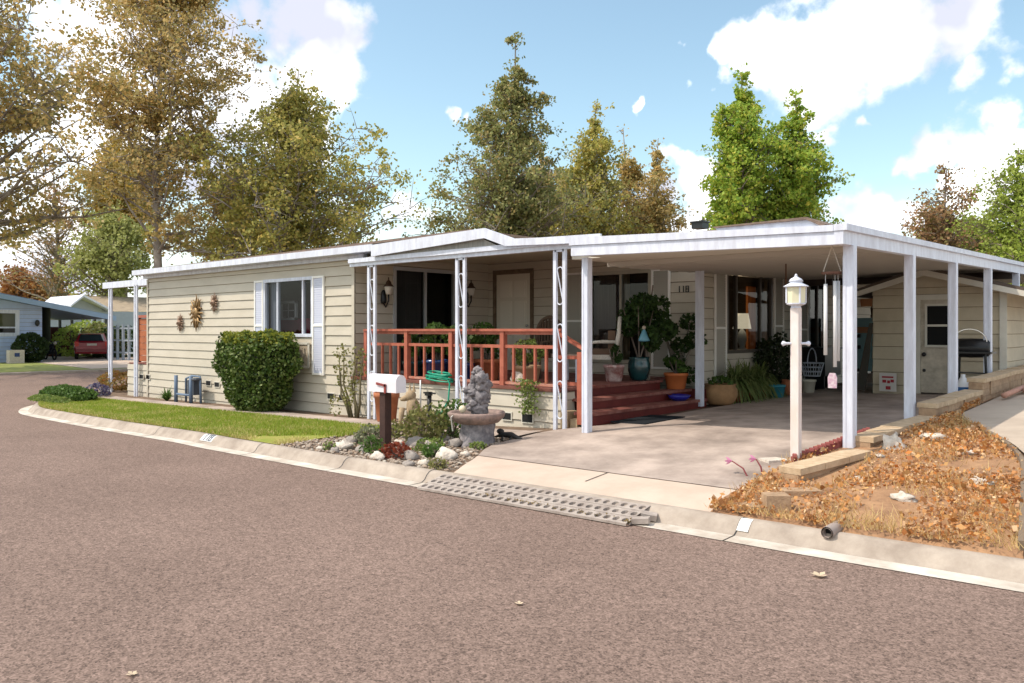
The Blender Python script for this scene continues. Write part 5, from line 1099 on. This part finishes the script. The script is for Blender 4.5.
# dark board leaning at left shed corner
m = MB(); m.add([(sx0-.28,YSd-.1,sg+.02),(sx0-.1,YSd-.1,sg+.02),(sx0+.02,YSd-.05,sg+1.3),(sx0-.04,YSd-.05,sg+1.3),(sx0-.28,YSd-.14,sg+.02),(sx0-.1,YSd-.14,sg+.02),(sx0+.02,YSd-.09,sg+1.3),(sx0-.04,YSd-.09,sg+1.3)], [(0,1,2,3),(7,6,5,4),(0,4,5,1),(1,5,6,2),(2,6,7,3),(3,7,4,0)]); one(m, 'leaning_board', mat('dark plank', (.05,.045,.035), .9), 'dark narrow plank leaning on the left corner of the shed', 'plank')
# barbecue
bx_, by_ = XY(971, 15.4), 15.4; bzz = gz(bx_, by_); bb = thing('barbecue_grill', 'black barrel barbecue on a tall black frame before the shed', 'barbecue', (bx_, by_, bzz))
zl_ = ZY(971, 348, by_); m = MB()
m.lathe([(.001,-.30),(.13,-.30),(.155,-.27),(.165,.0),(.155,.27),(.13,.30),(.001,.30)], (0,0,0), 20)
vs = [(bx_+p[2], by_+p[1], zl_+p[0]*1.0) for p in m.v]; m.v = vs; m.build('barrel', BLACK, bb, True)
m = MB(); m.box(bx_-.30, bx_+.34, by_-.18, by_+.18, zl_-.09, zl_-.06); m.build('grill_shelf', BLACK, bb)
m = MB(); m.tube([(bx_+.26*math.cos(a), by_-.1, zl_+.10+.22*math.sin(a)) for a in [math.pi*i/12 for i in range(13)]], .010, 5); m.build('handle', CHROME, bb)
for sx in (-.20,.24):
    for sy in (-.13,.13): m = MB(); m.tube([(bx_+sx, by_+sy, zl_-.1),(bx_+sx*1.15, by_+sy*1.1, bzz)], .022, 6); m.build('leg', BLACK, bb)
for zq in (.55,.30): m = MB(); m.box(bx_-.20, bx_+.24, by_-.12, by_+.12, bzz+zq*.8, bzz+zq*.8+.02); m.build('rack', BLACK, bb)
x = XY(963, 14.7); t_ = thing('white_jug', 'white jug with a blue label beside the barbecue legs', 'jug', (x, 14.7, gz(x,14.7))); z = gz(x,14.7); m = MB(); m.lathe([(.10,0),(.11,.02),(.11,.30),(.06,.38),(.035,.42),(.035,.46)], (x,14.7,z), 16); m.build('body', mat('white jug plastic', (.7,.7,.7), .4), t_, True); m = MB(); m.lathe([(.112,.10),(.112,.26)], (x,14.7,z), 16); m.build('label', mat('blue label', (.03,.12,.3), .5), t_)
# behind: turquoise gate, orange awning and corrugated roof
t_ = thing('blue_gate', 'pale turquoise gate with black latches left of the shed', 'gate', (-6, 19.5, .55)); x0, x1 = XY(845, 19.5), XY(875, 19.5); m = MB(); m.box(x0, x1, 19.5, 19.56, .75, ZY(860, 318, 19.5)); m.build('panel', mat('turquoise paint', (.28,.50,.56), .6), t_)
m = MB()
for py in (336,347,370): m.box(XY(857,19.45), XY(860,19.45), 19.44, 19.499, ZY(858,py,19.5)-.04, ZY(858,py,19.5)+.04)
m.build('latch', BLACK, t_); m = MB(); m.box(x0, x1, 19.46, 19.498, ZY(860,333,19.5), ZY(860,327,19.5)); m.build('rail', mat('orange rail', (.5,.25,.13), .7), t_); m = MB(); m.box(x0, x1, 19.4, 19.6, .5, .70); m.build('kerb_sill', CONC, t_)
m = MB(); x0, x1 = XY(856, 21.5), XY(895, 21.5)
n = 18; zz0, zz1 = ZY(870, 283, 21.5), ZY(870, 268, 21.5)
vs = []; fs = []
for i in range(n*4+1):
    u = i/(n*4); x = lerp(x0-3.5, x1, u); w_ = .04*math.cos(i*math.pi/2); vs += [(x, 21.3, zz0+w_), (x, 24.5, zz0+.75+w_)]
for i in range(n*4): fs.append((2*i, 2*i+2, 2*i+3, 2*i+1))
m.add(vs, fs); nb_ = thing('rear_cabana', 'open rear shelter with a corrugated tan roof left of the shed', 'shelter', (-7, 22.5, .5)); m.build('corrugated_roof', mat('tan corrugated sheet', (.45,.33,.22), .7, var=.3, scale=4), nb_)
m = MB(); m.box(x0-3.5, x1, 24.45, 24.55, .4, zz0+.6); m.build('back_wall', mat('dark fence boards', (.07,.045,.03), .9), nb_); m = MB(); m.box(x0-3.5, x1, 21.35, 21.42, zz0-.6, zz0-.40); m.build('orange_beam', mat('orange beam', (.5,.22,.1), .7), nb_)
for xx in (x0-3.4, x1-.1): m = MB(); m.box(xx, xx+.09, 21.36, 21.45, .4, zz0-.05); m.build('post', OFFW, nb_)

# ------------------------------------------------------------------ right bed: walls, litter
XWL = -3.02
def blockwall(xa, ya, xb, yb, ztop_a, ztop_b, hgt, label, capw=.24, nblk=None):
    t_ = thing('block_wall', label, 'wall', ((xa+xb)/2, (ya+yb)/2, gz((xa+xb)/2,(ya+yb)/2)), 'stepped block walls beside the carport')
    L = math.hypot(xb-xa, yb-ya); n = max(1, round(L/.42)); a = math.atan2(yb-ya, xb-xa); m = MB(); c2 = MB()
    for i in range(n):
        u = (i+.5)/n; x = lerp(xa,xb,u); y = lerp(ya,yb,u); zt2 = lerp(ztop_a,ztop_b,u)+rnd.uniform(-.008,.008)
        c2.cbox((x, y, zt2-.03), (L/n-.006, capw, .06), tilt=(0, -math.atan2(ztop_b-ztop_a, L), a))
        h = hgt; 
        for k in range(int(hgt/.10)): m.cbox((x+rnd.uniform(-.006,.006), y, zt2-.063-.05-k*.102), (L/n-.012, capw-.05+rnd.uniform(-.01,.01), .098), tilt=(0, -math.atan2(ztop_b-ztop_a, L), a))
    m.build('blocks', BLOCK, t_); c2.build('cap', CAPM, t_)
blockwall(-3.16, 7.45, -2.90, 8.62, .40, .47, .22, 'lowest block wall with tan cap at the foot of the lamp post')
blockwall(-3.0, 8.95, -2.86, 10.9, .575, .64, .26, 'second block wall section beside the nearest carport post')
blockwall(-2.93, 11.1, -2.86, 13.2, .775, .84, .3, 'third block wall section beside the middle carport posts')
blockwall(-2.88, 13.4, -2.8, 19.0, .99, 1.10, .4, 'highest and longest block wall section at the far right')
for (px, py, sx, sy, sz, rz, lab) in ((776,513,.20,.17,.16,.3,'square tan block standing by the kerb'),(800,497,.34,.18,.07,.35,'flat tan paver leaning behind the square block'),(749,510,.24,.2,.05,.3,'small flat paver in the leaves near the driveway'),(776,461,.30,.2,.03,.6,'white flat slab at the lamp post foot'),(815,476,.22,.16,.13,.9,'tan block under the lowest wall cap end')):
    x, y, z = onground(px, py); m = MB(); m.cbox((x, y, z+sz/2), (sx, sy, sz), rz+.4); one(m, 'loose_block', BLOCK if 'white' not in lab else ROCKW, lab, 'block')
# bed soil, ends at the neighbour's curb
XBR = lambda y: interp([(KB,-1.10),(6.8,-1.17),(8.59,-1.46),(8.95,-1.58),(9.68,-1.92),(10.8,-2.42),(11.81,-2.75),(20,-2.75)], y)
XBL = lambda y: XR(y)-.04
drive('planting_bed', DRYS, KB+.06, 14, 60, .03, XBL, XBR, 30, True)
m = MB(); pts = [(XBR(y), y, gz(XBR(y), y)+.04) for y in [KB+.25+i*.3 for i in range(18)]]
for p, q in zip(pts, pts[1:]): m.bar(p, q, .035, .07)
struct(m.build('bed_edging', mat('dark curb edging', (.20,.145,.10), .9)))
drive('next_driveway', NEXTD, KB, 26, 70, .03, lambda y: XBR(y)+.03, lambda y: 6, 30, True)
m = MB()
for _ in range(34000):
    y = KB+rnd.random()**1.25*6.8; x = rnd.uniform(XBL(y)+.03, XBR(y)); y = max(y, kb(x)+.01+rnd.random()*.1)
    if -3.22 < x < -2.78 and y > 7.4: continue
    if noise.noise(Vector((x*1.6, y*1.6, 0)))+.35 < rnd.random()*.9: continue
    m.leaf4((x, y, gz(x,y)+.035+rnd.random()**2*.08), rnd.uniform(.012,.034)*(1.9 if rnd.random()<.2 else 1)*1.15)
o = m.build('fallen_leaves', leafm('dry leaves', [(.62,.20,.04),(.66,.38,.15),(.40,.14,.04),(.76,.56,.34),(.58,.26,.07),(.26,.11,.04),(.70,.42,.16)], .25)); o['kind'] = 'stuff'
m = MB()
for _ in range(7500):
    y = KB+rnd.random()**1.5*5; x = rnd.uniform(XBL(y), XBR(y)); y = max(y, kb(x)+.01+rnd.random()*.1)
    if noise.noise(Vector((x*1.9, y*1.9, 5)))+.15 < rnd.random()*.7: continue
    if -3.22 < x < -2.78 and y > 7.4: continue
    a = rnd.random()*6.283; z = gz(x,y)+.03; h = rnd.uniform(.03,.13); w_ = .003
    m.add([(x-w_,y,z),(x+w_,y+w_,z),(x+rnd.gauss(0,.05),y+rnd.gauss(0,.05),z+h)], [(0,1,2)])
o = m.build('dry_grass', leafm('straw', [(.55,.36,.13),(.62,.46,.22),(.42,.24,.08)], .2)); o['kind'] = 'stuff'
for i, (px, py, s_, lab) in enumerate(((935,440,.17,'white lumpy rock in the upper part of the leafy bed'),(893,447,.13,'upright pale rock near the second wall section'),(860,478,.07,'small white square rock in the middle of the bed'),(903,498,.13,'flat white rock low in the middle of the bed'),(980,470,.13,'flat white rock near the dark curb edging'),(968,447,.10,'flat pale rock near the bed top by the edging'),(880,455,.06,'small tan pebble rock below the second wall'))):
    x, y, z = onground(px, py, .03); m = MB(); m.blob((x,y,z+s_*.08), (s_*.8,s_*.6,s_*(.9 if 'upright' in lab else .32)), 14, 9, .45, 2.2, seed=i+30); one(m, 'rock', ROCKW, lab, 'rock', smooth=True)
# scalloped red edging
m = MB()
for i in range(20):
    u = i/19; x = lerp(-3.38, -3.12, u); y = lerp(8.1, 9.5, u); m.cbox((x, y, gz(x,y)+.06), (.07,.035,.09), 1.25); m.tube([(x-.015,y-.01,gz(x,y)+.10),(x+.015,y+.01,gz(x,y)+.10)], .034, 8)
one(m, 'scalloped_edging', mat('brick red edging', (.26,.07,.06), .8), 'brick red scalloped edging strip between driveway and wall', 'edging')
# pink lilies
for i, (px0, py0, px1, py1, lab) in enumerate(((748,478,732,461,'left pink lily on a bent stem'),(763,478,756,459,'right smaller pink lily on a straight stem'))):
    x, y, z = onground(px0, py0); x2 = XY(px1, y); z2 = ZY(px1, py1, y); t_ = thing('pink_lily', lab, 'flower', (x,y,z)); m = MB(); m.tube([(x,y,z),(lerp(x,x2,.3),y,lerp(z,z2,.6)),(x2,y,z2)], [.009,.008,.006], 6); m.build('stem', mat('maroon stem', (.22,.05,.05), .6), t_)
    m = MB()
    for k in range(6):
        a = k*1.047; d = Vector((-.06, .045*math.cos(a), .045*math.sin(a)+.0)); p = Vector((x2,y,z2)); u = Vector((0,-math.sin(a),math.cos(a)))*.014; m.add([p-u*.3, p+d*.6-u, p+d, p+d*.6+u, p+u*.3], [(0,1,2,3,4)])
    m.build('petals', mat('pink petal', (.70,.28,.45), .5, trans=.3), t_)
# drain pipe through the kerb
x, y = XY(827, 6.30), 6.30; m = MB(); m.tube([(x,y,.135),(x,y+.35,.15)], .048, 14, caps=False); m.tube([(x,y+.35,.15),(x,y,.135)], .036, 14, caps=False); t_ = thing('drain_pipe', 'short round drain pipe end poking through the kerb', 'pipe', (x,y,.1)); m.build('pipe', mat('grey clay pipe', (.33,.27,.24), .8), t_, True)
m = MB(); m.tube([(x,y+.06,.137),(x,y+.08,.138)], .035, 14); m.build('bore', vm, t_)
m = MB(); m.tube([(x-.06,y+.02,.08),(x,y-.02,.135),(x+.07,y+.03,.07)], .03, 6); 
# painted house number plate on the kerb and blank white patch
wp = mat('white kerb paint', (.8,.78,.74), .7)
def patch(px, name, digits, label):
    x = XY(px, KY+.40); z = zr(x); t_ = thing(name, label, 'painted marking', (x, KY+.40, z+.08)); m = MB(); w_ = .17 if digits else .05
    ko = kx(x); sec = [(.23+ko,.048),(.265+ko,.089),(.30+ko,.119),(.335+ko,.132)]
    m.add([(x+s_*w_, KY+o_, z+zz_) for o_, zz_ in sec for s_ in (-1,1)], [(2*k,2*k+1,2*k+3,2*k+2) for k in range(3)]); m.build('paint', wp, t_)
    if digits:
        m = MB(); xx = x-.11
        sl = math.atan2(.086, .155)
        for ch in digits:
            for (a, b_, c2, d2) in DIG[ch]:
                ns_ = 6 if d2-b_ > .1 else 1
                for si in range(ns_):
                  l0, l1 = lerp(b_, d2, si/ns_), lerp(b_, d2, (si+1)/ns_); e_ = .007 if ns_ > 1 else 0; q = [(xx+a*.8-e_, l0),(xx+c2*.8+e_, l0),(xx+c2*.8+e_, l1),(xx+a*.8-e_, l1)]; m.add([(p, KY+ko+.232+v*.62, z+.048+.008+interp([(0,0),(.035,.041),(.07,.071),(.105,.084)], v*.62)) for p, v in q], [(0,1,2,3)])
            xx += .085
        m.build('numerals', mat('grey numerals', (.15,.17,.2), .7), t_)
patch(230, 'kerb_number', '118', 'house number painted on a white patch on the kerb')
patch(750, 'kerb_mark', None, 'small blank white paint mark on the kerb near the loose blocks')
# perforated concrete ramp blocks in the gutter
rx0, rx1 = -6.52, -3.95; ramp = thing('gutter_ramp', 'row of perforated concrete ramp blocks in the gutter before the driveway', 'ramp', ((rx0+rx1)/2, KY+.15, .0)); RAMPM = mat('ramp concrete', (.42,.36,.315), .85, col2=(.27,.22,.19), scale=8)
ncell = 27
for row in range(3):
    m = MB(); y0, y1 = KY-.06+row*.135, KY-.06+row*.135+.130; zz0, zz1 = .030+row*.032, .030+(row+.9)*.032
    for i in range(ncell):
        xa, xb = lerp(rx0, rx1, i/ncell), lerp(rx0, rx1, (i+1)/ncell); xm, ym = (xa+xb)/2, (y0+y1)/2; hx, hy = (xb-xa)/2, (y1-y0)/2
        outer = [(xm+hx,ym),(xb,y1),(xm,y1),(xa,y1),(xa,ym),(xa,y0),(xm,y0),(xb,y0)]; inner = [(xm+hx*.68*math.cos(a), ym+hy*.62*math.sin(a)) for a in [k*math.pi/4 for k in range(8)]]
        zf = lambda yy: lerp(zz0, zz1, (yy-y0)/(y1-y0))
        vs = [(p[0],p[1],zf(p[1])) for p in outer]+[(p[0],p[1],zf(p[1])) for p in inner]+[(p[0],p[1],.012) for p in inner]+[(p[0],p[1],.008) for p in outer]
        fs = []
        for k in range(8): k2 = (k+1)%8; fs += [(k,k2,8+k2,8+k),(8+k,8+k2,16+k2,16+k)]
        for k in (6,5): fs.append((24+k, 24+(k+1)%8, (k+1)%8, k))
        m.add([(p[0], p[1]+kx(p[0])-.03, p[2]) for p in vs], fs)
    m.add([(rx1,y0,.008),(rx1,y1,.008),(rx1,y1,zz1),(rx1,y0,zz0)], [(0,1,2,3)]); m.build('ramp_plank', RAMPM, ramp)
m = MB(); m.box(rx0, rx1, KY-.05, KY+.40, .0065, .0115); 
x, y = rx1+.16, KY+.2; m = MB(); m.cbox((x-.10,y-.03,.06), (.14,.10,.05), .5, (.1,.15,.5)); m.cbox((x-.10,y-.16,.045), (.15,.09,.045), .3, (.05,-.1,.35)); one(m, 'broken_blocks', RAMPM, 'two broken block ends at the right end of the gutter ramp', 'block')
m = MB()
for _ in range(600): u = rnd.gauss(.5,.3); x = lerp(rx0,rx1,min(1,max(0,u))); m.leaf4((x, KY-.08+rnd.random()**2*.3, .03+rnd.random()*.03), rnd.uniform(.01,.03))
o = m.build('gutter_debris', leafm('gutter litter', [(.25,.17,.06),(.36,.25,.1),(.15,.12,.03)])); o['kind'] = 'stuff'
# leaves lying on the road
for i, (px, py, s_, lab) in enumerate(((819,577,.10,'curled pale leaf on the asphalt near the right kerb'),(519,605,.05,'small tan leaf on the asphalt in the middle'),(132,676,.05,'small pale leaf on the asphalt at bottom left'))):
    d = CAMZ*FPX/(py-330); x, y = PD(px, d); m = MB()
    for k in range(5): a = k*1.256+i; p = Vector((x,y,.008)); u = Vector((math.cos(a),math.sin(a),.25+.1*k%.2))*s_*.6; w_ = Vector((-math.sin(a),math.cos(a),0))*s_*.22; m.add([p, p+u*.6-w_, p+u, p+u*.6+w_], [(0,1,2,3)])
    one(m, 'fallen_leaf', mat('pale dry leaf', (.66,.52,.36), .8, trans=.2), lab, 'leaf')
for px, py in ((240,420),(95,397)):
    pass
# pinkish logs by the right wall
for i, (px0, py0, px1, py1) in enumerate(((1000,391,1018,382),(1012,385,1024,381))):
    x, y = -2.55, YX(px0+4, -2.55); m = MB(); m.tube([(x+i*.12,y,gz(x,y)+.10),(x+.05+i*.12,y+1.5,gz(x,y+1.5)+.12)], .04, 10); one(m, 'wood_log', mat('pink weathered wood', (.5,.27,.2), .9, var=.3, scale=6), ['near pinkish pole lying along the top block wall','second pinkish pole lying behind the near one'][i], 'pole', smooth=True)

# ------------------------------------------------------------------ across the street: blue house, carport, car
XN = -49.5
def yn(px): return YX(px, XN)
def zn_(px, py): return ZX(px, py, XN)
bh = thing('blue_house', 'pale blue mobile home across the street with a blue carport', 'house', (XN-4, yn(20), 0))
ya, yb = yn(-60), yn(42)
wy0, wy1, wz0_, wz1_ = yn(-8), yn(19), zn_(10, 336), zn_(10, 310)
m = MB(); siding(m, (XN, ya), (0,1), yb-ya, -.3, zn_(42, 309), (1,0), [(wy0-ya, wy1-ya, wz0_, wz1_)], course=.22, lip=.02)
m.poly([(ya, zn_(42,309)+.001), (yb, zn_(42,309)+.001), (yb, zn_(42,307)), (ya, zn_(-60,288))], 'x', XN-.02, XN); m.build('wall', BLUEP, bh)
m = MB(); m.box(XN-9, XN, yb-.02, yb, -.3, zn_(42,308)); m.build('side_wall', BLUEP, bh)
m = MB(); m.poly([(ya, zn_(-60,286)), (yn(111), zn_(111,319)), (yn(111), zn_(111,316)), (ya, zn_(-60,282))], 'x', XN-10, XN+.7); m.build('roof', mat('blue grey roof', (.20,.27,.36), .7), bh)
m = MB(); m.poly([(ya, zn_(-60,288)), (yn(111), zn_(111,321)), (yn(111), zn_(111,316.2)), (ya, zn_(-60,283))], 'x', XN+.71, XN+.76); m.build('fascia', mat('blue trim', (.30,.42,.58), .6), bh)
wf, bx = window(bh, 'y', XN, wy0, wy1, wz0_, wz1_, TRIM, -1, (), fw=.18, dark=(.10,.10,.06), depth=1.5)
m = MB()
for k in range(9): z = lerp(wz0_+.45, wz1_-.2, k/9); m.box(XN-.35, XN-.30, wy0, wy1, z, z+.09)
m.build('blinds', mat('olive blinds', (.30,.29,.14), .8), wf); m = MB(); m.box(XN-.02, XN+.03, wy0+.18, wy1-.18, wz0_+.42, wz0_+.50); m.build('sash_bar', TRIM, wf)
for px in (47, 60, 72, 83, 95, 106):
    m = MB(); y = YX(px, XN-8); m.box(XN-8.1, XN-7.95, y-.07, y+.07, -.1, 2.7); m.build('rear_post', DARK, bh)
m = MB(); y = yn(106); m.box(XN+.3, XN+.4, y-.06, y+.06, -.1, zn_(106, 319)); m.build('front_post', TRIM, bh)
m = MB(); m.box(XN-8.6, XN-8.5, YX(42,XN-8), YX(82,XN-8), -.1, 1.9); m.build('rear_fence', mat('dark red fence', (.10,.03,.02), .9), bh)
m = MB(); m.blob((XN+.12, yn(36.5), zn_(36,323)), (.12,.12,.18), wob=0); m.build('porch_lamp', DARK, bh, True)
hx, hy = XN+1.0, YX(30.5, XN+1.0); t_ = bush((hx, hy, .75), (.7,.85,.8), 3000, .14, leafm('dark hedge', [(.03,.055,.02),(.05,.085,.02),(.02,.035,.012)]), 'round_bush', 'dark square clipped bush at the corner of the blue house', 'bush', lumps=.15, shell=.7)
hx, hy = XN+1.6, YX(15.5, XN+1.6); m = MB(); m.box(hx-.25,hx+.25,hy-.35,hy+.35,-.05,.65); t_ = thing('white_crate', 'small white box with blue mark on the blue house lawn', 'box', (hx,hy,-.05)); m.build('body', ROCKW, t_); m = MB(); m.box(hx+.251,hx+.26,hy-.12,hy+.12,.3,.5); m.build('mark', BLUEPOT, t_)
# red car seen from behind
def yc(px): return YX(px, -50.5)
cyc = (yc(77)+yc(107))/2; wC = 1.80; car = thing('parked_car', 'dark red estate car parked under the blue carport, rear to the street', 'car', (-52.7, cyc, -.03)); X_ = -50.6
m = MB(); secs = [(0,.86,.40,.95,.80),(-.10,.93,.30,1.0,.86),(-.35,.95,.28,1.0,.90),(-1.2,.95,.26,1.0,.92),(-3.6,.95,.26,.95,.90),(-4.2,.90,.30,.80,.80),(-4.45,.80,.38,.66,.7)]
vs = []; fs = []
for (dx_, hw, zb2, zt2, hw2) in secs:
    vs += [(X_+dx_, cyc-hw*.93, zb2), (X_+dx_, cyc-hw, (zb2+zt2)/2), (X_+dx_, cyc-hw2, zt2), (X_+dx_, cyc+hw2, zt2), (X_+dx_, cyc+hw, (zb2+zt2)/2), (X_+dx_, cyc+hw*.93, zb2)]
for i in range(len(secs)-1):
    for k in range(6): fs.append((i*6+k, i*6+(k+1)%6, (i+1)*6+(k+1)%6, (i+1)*6+k))
fs += [(0,1,2,3,4,5), tuple(range(36,42))[::-1]]; m.add(vs, fs)
vs = []; cab = [(-.05,.84,.99,.84),(-.55,.80,1.46,.66),(-1.0,.80,1.52,.68),(-2.2,.80,1.50,.68),(-3.2,.84,.99,.82)]
prof_ = []
for (dx_, hb, zt2, ht) in cab: vs += [(X_+dx_, cyc-(hb+.04), .98), (X_+dx_, cyc-ht, zt2), (X_+dx_, cyc+ht, zt2), (X_+dx_, cyc+hb+.04, .98)]
fs = []
for i in range(4):
    for k in range(3): fs.append((i*4+k, i*4+k+1, (i+1)*4+k+1, (i+1)*4+k))
m.add(vs, fs); m.build('body', CARP, car)
m = MB(); m.add([(X_-.10,cyc-.68,1.03),(X_-.10,cyc+.68,1.03),(X_-.50,cyc+.58,1.42),(X_-.50,cyc-.58,1.42)], [(0,1,2,3)]); m.v = [(v[0]+.03,v[1],v[2]+.02) for v in m.v]; m.build('rear_window', mat('car glass', (.02,.03,.035), .05, spec=.9), car)
for s_ in (-1,1):
    m = MB(); m.add([(X_-.6,cyc+s_*.80,1.03),(X_-2.9,cyc+s_*.85,1.03),(X_-2.2,cyc+s_*.71,1.45),(X_-.8,cyc+s_*.70,1.45)], [(0,1,2,3)]); m.v = [(v[0],v[1]+s_*.03,v[2]) for v in m.v]; m.build('side_window', MATS['car glass'], car)
    m = MB(); m.box(X_-.08, X_+.02, cyc+s_*.80-.11, cyc+s_*.80+.11, .74, 1.02); m.build('tail_light', mat('tail light', (.55,.03,.02), .2), car)
    for dx_ in (-.85,-3.6):
        y_ = cyc+s_*.80; m = MB(); m.lathe([(.001,-.1),(.29,-.1),(.32,-.07),(.32,.07),(.29,.1),(.001,.1)], (0,0,0), 20); m.v = [(X_+dx_+v[0], y_+v[2], .29+v[1]) for v in m.v]; wh = m.build('wheel', TYRE, car, True)
        m = MB(); m.lathe([(.001,-.105),(.19,-.105),(.19,.105),(.001,.105)], (0,0,0), 12); m.v = [(X_+dx_+v[0], y_+v[2], .29+v[1]) for v in m.v]; m.build('rim', CHROME, wh)
m = MB(); m.box(X_+.005, X_+.02, cyc-.26, cyc+.26, .78, .90); m.build('number_plate', ROCKW, car)
m = MB(); m.box(X_-.02, X_+.05, cyc-.84, cyc+.84, .42, .58); m.build('bumper', mat('bumper trim', (.22,.03,.035), .4), car)
car.rotation_euler = (0, 0, R(-20)); car.location = (-52.6, cyc+.75, -.03)
# motorcycle shape in shade
y0 = YX(55, -50.8); mc = thing('motorcycle', 'dark motorcycle in the shade left of the red car', 'motorcycle', (-51.5, y0, -.03))
for dx_ in (0,-1.4): m = MB(); m.tube([(-50.9+dx_+.30*math.cos(a), y0, .30+.30*math.sin(a)) for a in [i*math.pi/8 for i in range(17)]], .05, 6); m.build('wheel', TYRE, mc)
m = MB(); m.blob((-51.7,y0,.75), (.55,.18,.18), wob=0); m.blob((-51.5,y0,.5), (.35,.18,.22), wob=.1); m.tube([(-50.9,y0,.3),(-51.15,y0,.95)], .03, 6); m.build('body', BLACK, mc, True)
m = MB(); m.tube([(-51.15,y0-.35,1.05),(-51.15,y0,.98),(-51.15,y0+.35,1.05)], .02, 6); m.build('handlebar', CHROME, mc); m = MB(); m.blob((-50.95,y0+.05,.95), (.09,.1,.09), wob=0); m.build('headlight', ROCKW, mc, True)
# second house further back with tan roof
X2 = -66
t_ = thing('grey_house', 'grey house with a tan gable roof beyond the blue carport', 'house', (X2-4, YX(110,X2), 0))
ya, yb = YX(72, X2), YX(88, X2); y_p = YX(79.5, X2)
m = MB(); m.box(X2-.1, X2, YX(40,X2), YX(160,X2), -.3, ZX(79, 311, X2)); m.poly([(YX(69,X2), ZX(69,311,X2)+.001),(YX(105,X2), ZX(105,311,X2)+.001),(YX(80,X2), ZX(80,298.5,X2))], 'x', X2-.1, X2+.0); m.build('wall', GREYP, t_)
m = MB(); m.poly([(YX(67,X2), ZX(67,307,X2)),(YX(80,X2), ZX(80,297,X2)),(YX(108,X2), ZX(108,311.5,X2)),(YX(108,X2), ZX(108,309.5,X2)),(YX(80,X2), ZX(80,295,X2)),(YX(67,X2), ZX(67,305,X2))], 'x', X2-6, X2+.8); m.build('gable_trim', TRIM, t_)
m = MB(); yA, yB = YX(81,X2-.5), YX(175,X2-.5); zA = ZX(100,311,X2); zB = ZX(100,296,X2-7); m.add([(X2-.4,YX(104,X2),zA),(X2-.4,yB,zA),(X2-7,YX(175,X2-7),zB),(X2-7,YX(82,X2-7),zB)], [(0,1,2,3)]); m.build('roof', mat('tan roof', (.40,.31,.21), .9, var=.3, scale=2), t_)
wf, bx = window(t_, 'y', X2, YX(90.5,X2), YX(103,X2), ZX(97,324,X2), ZX(97,315,X2), TRIM, -1, (.5,), fw=.12, dark=(.03,.03,.035), depth=1.2)
for i, (px, d_, w_, h_, lm_, lab) in enumerate(((88,54,2.2,1.3,LGR,'yellow green hedge behind the red car'),(102,53,1.6,1.2,OLV,'olive bush right of the red car'),(120,52,1.8,1.1,leafm('dark hedge', [(0,0,0)]),'dark bush seen between the thin porch posts'),(-5,62,3,1.5,OLV,'olive bush behind the blue house'))):
    hx, hy = PD(px, d_); bush((hx,hy,h_*.6+.2), (w_*.8,w_,h_), 1800, .2, lm_, 'hedge_bush', lab, 'bush')
t_ = thing('lattice_fence', 'dark garden fence with white rails beyond the side porch', 'fence', (-36, 22, 0)); xa, ya = PD(112, 48); xb, yb = PD(160, 44)
for k in range(9): u = k/8; x, y = lerp(xa,xb,u), lerp(ya,yb,u); m = MB(); m.box(x-.06,x+.06,y-.06,y+.06,-.1,2.0); m.build('post', GREYP, t_)
for z in (.4,1.1,1.8): m = MB(); m.bar((xa,ya,z),(xb,yb,z),.06,.09); m.build('rail', GREYP, t_)
# far treeline to hide the horizon
for i, (px, where) in enumerate(((-40,'left of the blue house'),(62,'above the blue carport roof'),(128,'between the thin porch posts'),(905,'left of the garden shed'),(1010,'right of the garden shed'))):
    d_ = 95+7*(i%3); hx, hy = PD(px, d_)
    bush((hx, hy, 2.6), (6.5, 6.5, 2.6+1.0*math.sin(i*2.3)), 1400, .9, [DKG, SYG, GRN][i%3], 'distant_tree', 'distant tree crown on the horizon ' + where, 'tree', 'distant trees along the horizon', lumps=.4)
